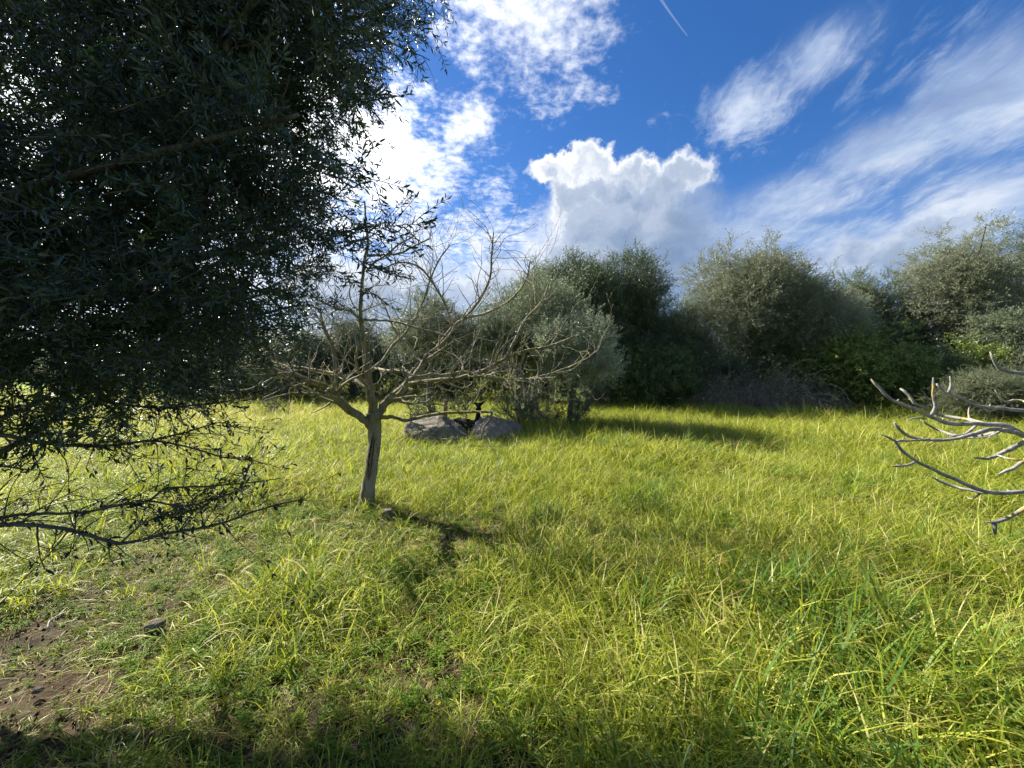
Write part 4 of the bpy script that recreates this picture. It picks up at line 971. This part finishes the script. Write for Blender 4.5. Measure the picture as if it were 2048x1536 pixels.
def leaf_obj(p, d, meshes):
    o = bpy.data.objects.new('leaf', meshes[rng.integers(len(meshes))]); scene.collection.objects.link(o); o.parent = ol
    Mx = frame(d, unit(rng.normal(0, .5, 3)+(0, 0, 1))); from mathutils import Matrix
    o.rotation_euler = Matrix(Mx.tolist()).to_euler(); o.location = Vector(p)-Vector((-4.6, 2.5, 0)); s = rng.uniform(.75, 1.25); o.scale = (s, s, s)
order = rng.permutation(len(leafs))
for k in order[:190]:
    p, d = leafs[k]; leaf_obj(p, unit(d+rng.normal(0, .35, 3)), lm)
mb = MB()
for k in order[190:]:
    p, d = leafs[k]
    for _ in range(2): add_leaf(mb, p, unit(d+rng.normal(0, .5, 3)), (rng.normal(0, .5), rng.normal(0, .5), 1), rng.uniform(.026, .045), .0105, rng.random())
tag(mb.obj('foliage', M['olive_near'], ol), kind='stuff')
# sprays that hang closest to the viewer, leaf by leaf
CL = [(70, 95, 1.5, (1, -.2, .25), 'd'), (190, 80, 1.55, (1, 0, .2), 'y'), (300, 200, 1.5, (1, 0, .3), 'd'), (130, 270, 1.45, (1, -.1, .0), 'd'), (300, 380, 1.5, (1, .1, .15), 'd'),
      (310, 480, 1.6, (1, 0, .5), 'y'), (170, 590, 1.5, (1, 0, .15), 'y'), (90, 420, 1.35, (1, 0, -.3), 'd'), (250, 310, 1.5, (1, .1, .5), 'd')]
for (px, py, d, dr, k) in CL:
    p = P(px, py, d)-unit(dr)*.16; dd = unit(dr); pts = [p.copy()]; mb = MB()
    for i in range(9):
        dd = unit(dd+rng.normal(0, .08, 3)); p = p+dd*.026; pts.append(p.copy())
        s = unit(np.cross(dd, rng.normal(0, 1, 3)))
        if i > 2:
            for sg in ((1, -1) if i % 2 else (1,)): leaf_obj(p, unit(dd*.8+s*sg), ly if (k == 'y' and rng.random() < .7) else lm)
    leaf_obj(p, dd, lm); tube(mb, pts, np.linspace(.0025, .0012, len(pts)), 5); mb.obj('twig', M['olive_bark'], ol)

# ------------------------------------------------------------------ small things
def stick(pts, rad, label, m='straw', name='stick', cat='stick'):
    p2, r2 = smooth_path(pts, rad, .03); mb = MB(); tube(mb, p2+rng.normal(0, .001, p2.shape), r2, 7, .08); o = mb.obj(name, M[m], loc=tuple(map(float, pts[0]))); return tag(o, label, cat)
a, b = G(1946, 1085, .16), G(2045, 1108, .12)
stick([a, (a+b)/2+(0, 0, .01), b], [.004, .007, .006], 'pale dry stick lying on the trampled grass under the right hand branches')
stick([G(985, 978), P(990, 950, 5.1), P(996, 925, 5.0)], [.005, .004, .003], 'thin dead stalk standing in the grass right of the fig trunk', 'straw', 'stalk', 'stalk')
a = G(97, 1262, .04); stick([a, a+(-.05, .05, .03), a+(-.02, .11, .05)], [.006, .006, .004], 'short curved whitish stick on the ground at lower left')
def flower(px, py, label):
    p = G(px, py, .2); t = thing('flower', (p[0], p[1], 0), label, 'flower', 'yellow flowers')
    mb = MB(); tube(mb, [(p[0], p[1], 0), (p[0]+.01, p[1], .1), tuple(p)], [.0015, .0015, .0012], 4); mb.obj('stem', M['weed'], t)
    for i in range(5):
        a = i*1.2566; d = unit((math.cos(a), math.sin(a), .55)); mb = MB(); add_leaf(mb, p, d, (0, 0, 1), .015, .013, .5, fold=.1, curl=.05); mb.obj('petal', M['petal'], t)
flower(876, 1408, 'yellow flower in the shaded grass near the bottom centre')
flower(1592, 1258, 'yellow flower in the sunny grass right of centre')
# yellow flowers dotted along the hedge foot
mb = MB()
for _ in range(60):
    q = np.array([rng.uniform(8, 19), rng.uniform(14.2, 15.3), rng.uniform(.3, .5)])
    for i in range(4):
        a = i*1.57+rng.random(); add_leaf(mb, q, unit((math.cos(a), math.sin(a), .5)), (0, 0, 1), .03, .026, .5)
tag(mb.obj('flowers', M['petal']), 'tiny yellow flowers dotted along the foot of the far hedge', 'flowers', kind='stuff')
# clods and litter on the bare earth
mb = MB()
for _ in range(1500):
    bx_ = BARE[rng.integers(len(BARE))]; c_ = np.array([bx_[0]+rng.normal(0, bx_[2]*.6), bx_[1]+rng.normal(0, bx_[3]*.7), 0]); c_[2] = gh(c_[0], c_[1])+.004
    r = abs(rng.normal(0, .0045))+.002; v = rng.normal(0, 1, (6, 3))*.25+np.array([[1, 0, 0], [-1, 0, 0], [0, 1, 0], [0, -1, 0], [0, 0, 1], [0, 0, -1]])
    mb.add(c_+v*r, [(0, 2, 4), (2, 1, 4), (1, 3, 4), (3, 0, 4), (2, 0, 5), (1, 2, 5), (3, 1, 5), (0, 3, 5)])
tag(mb.obj('gravel', M['soil'], smooth=False), 'loose brown earth clods on the bare patch at lower left', 'earth clods', kind='stuff')
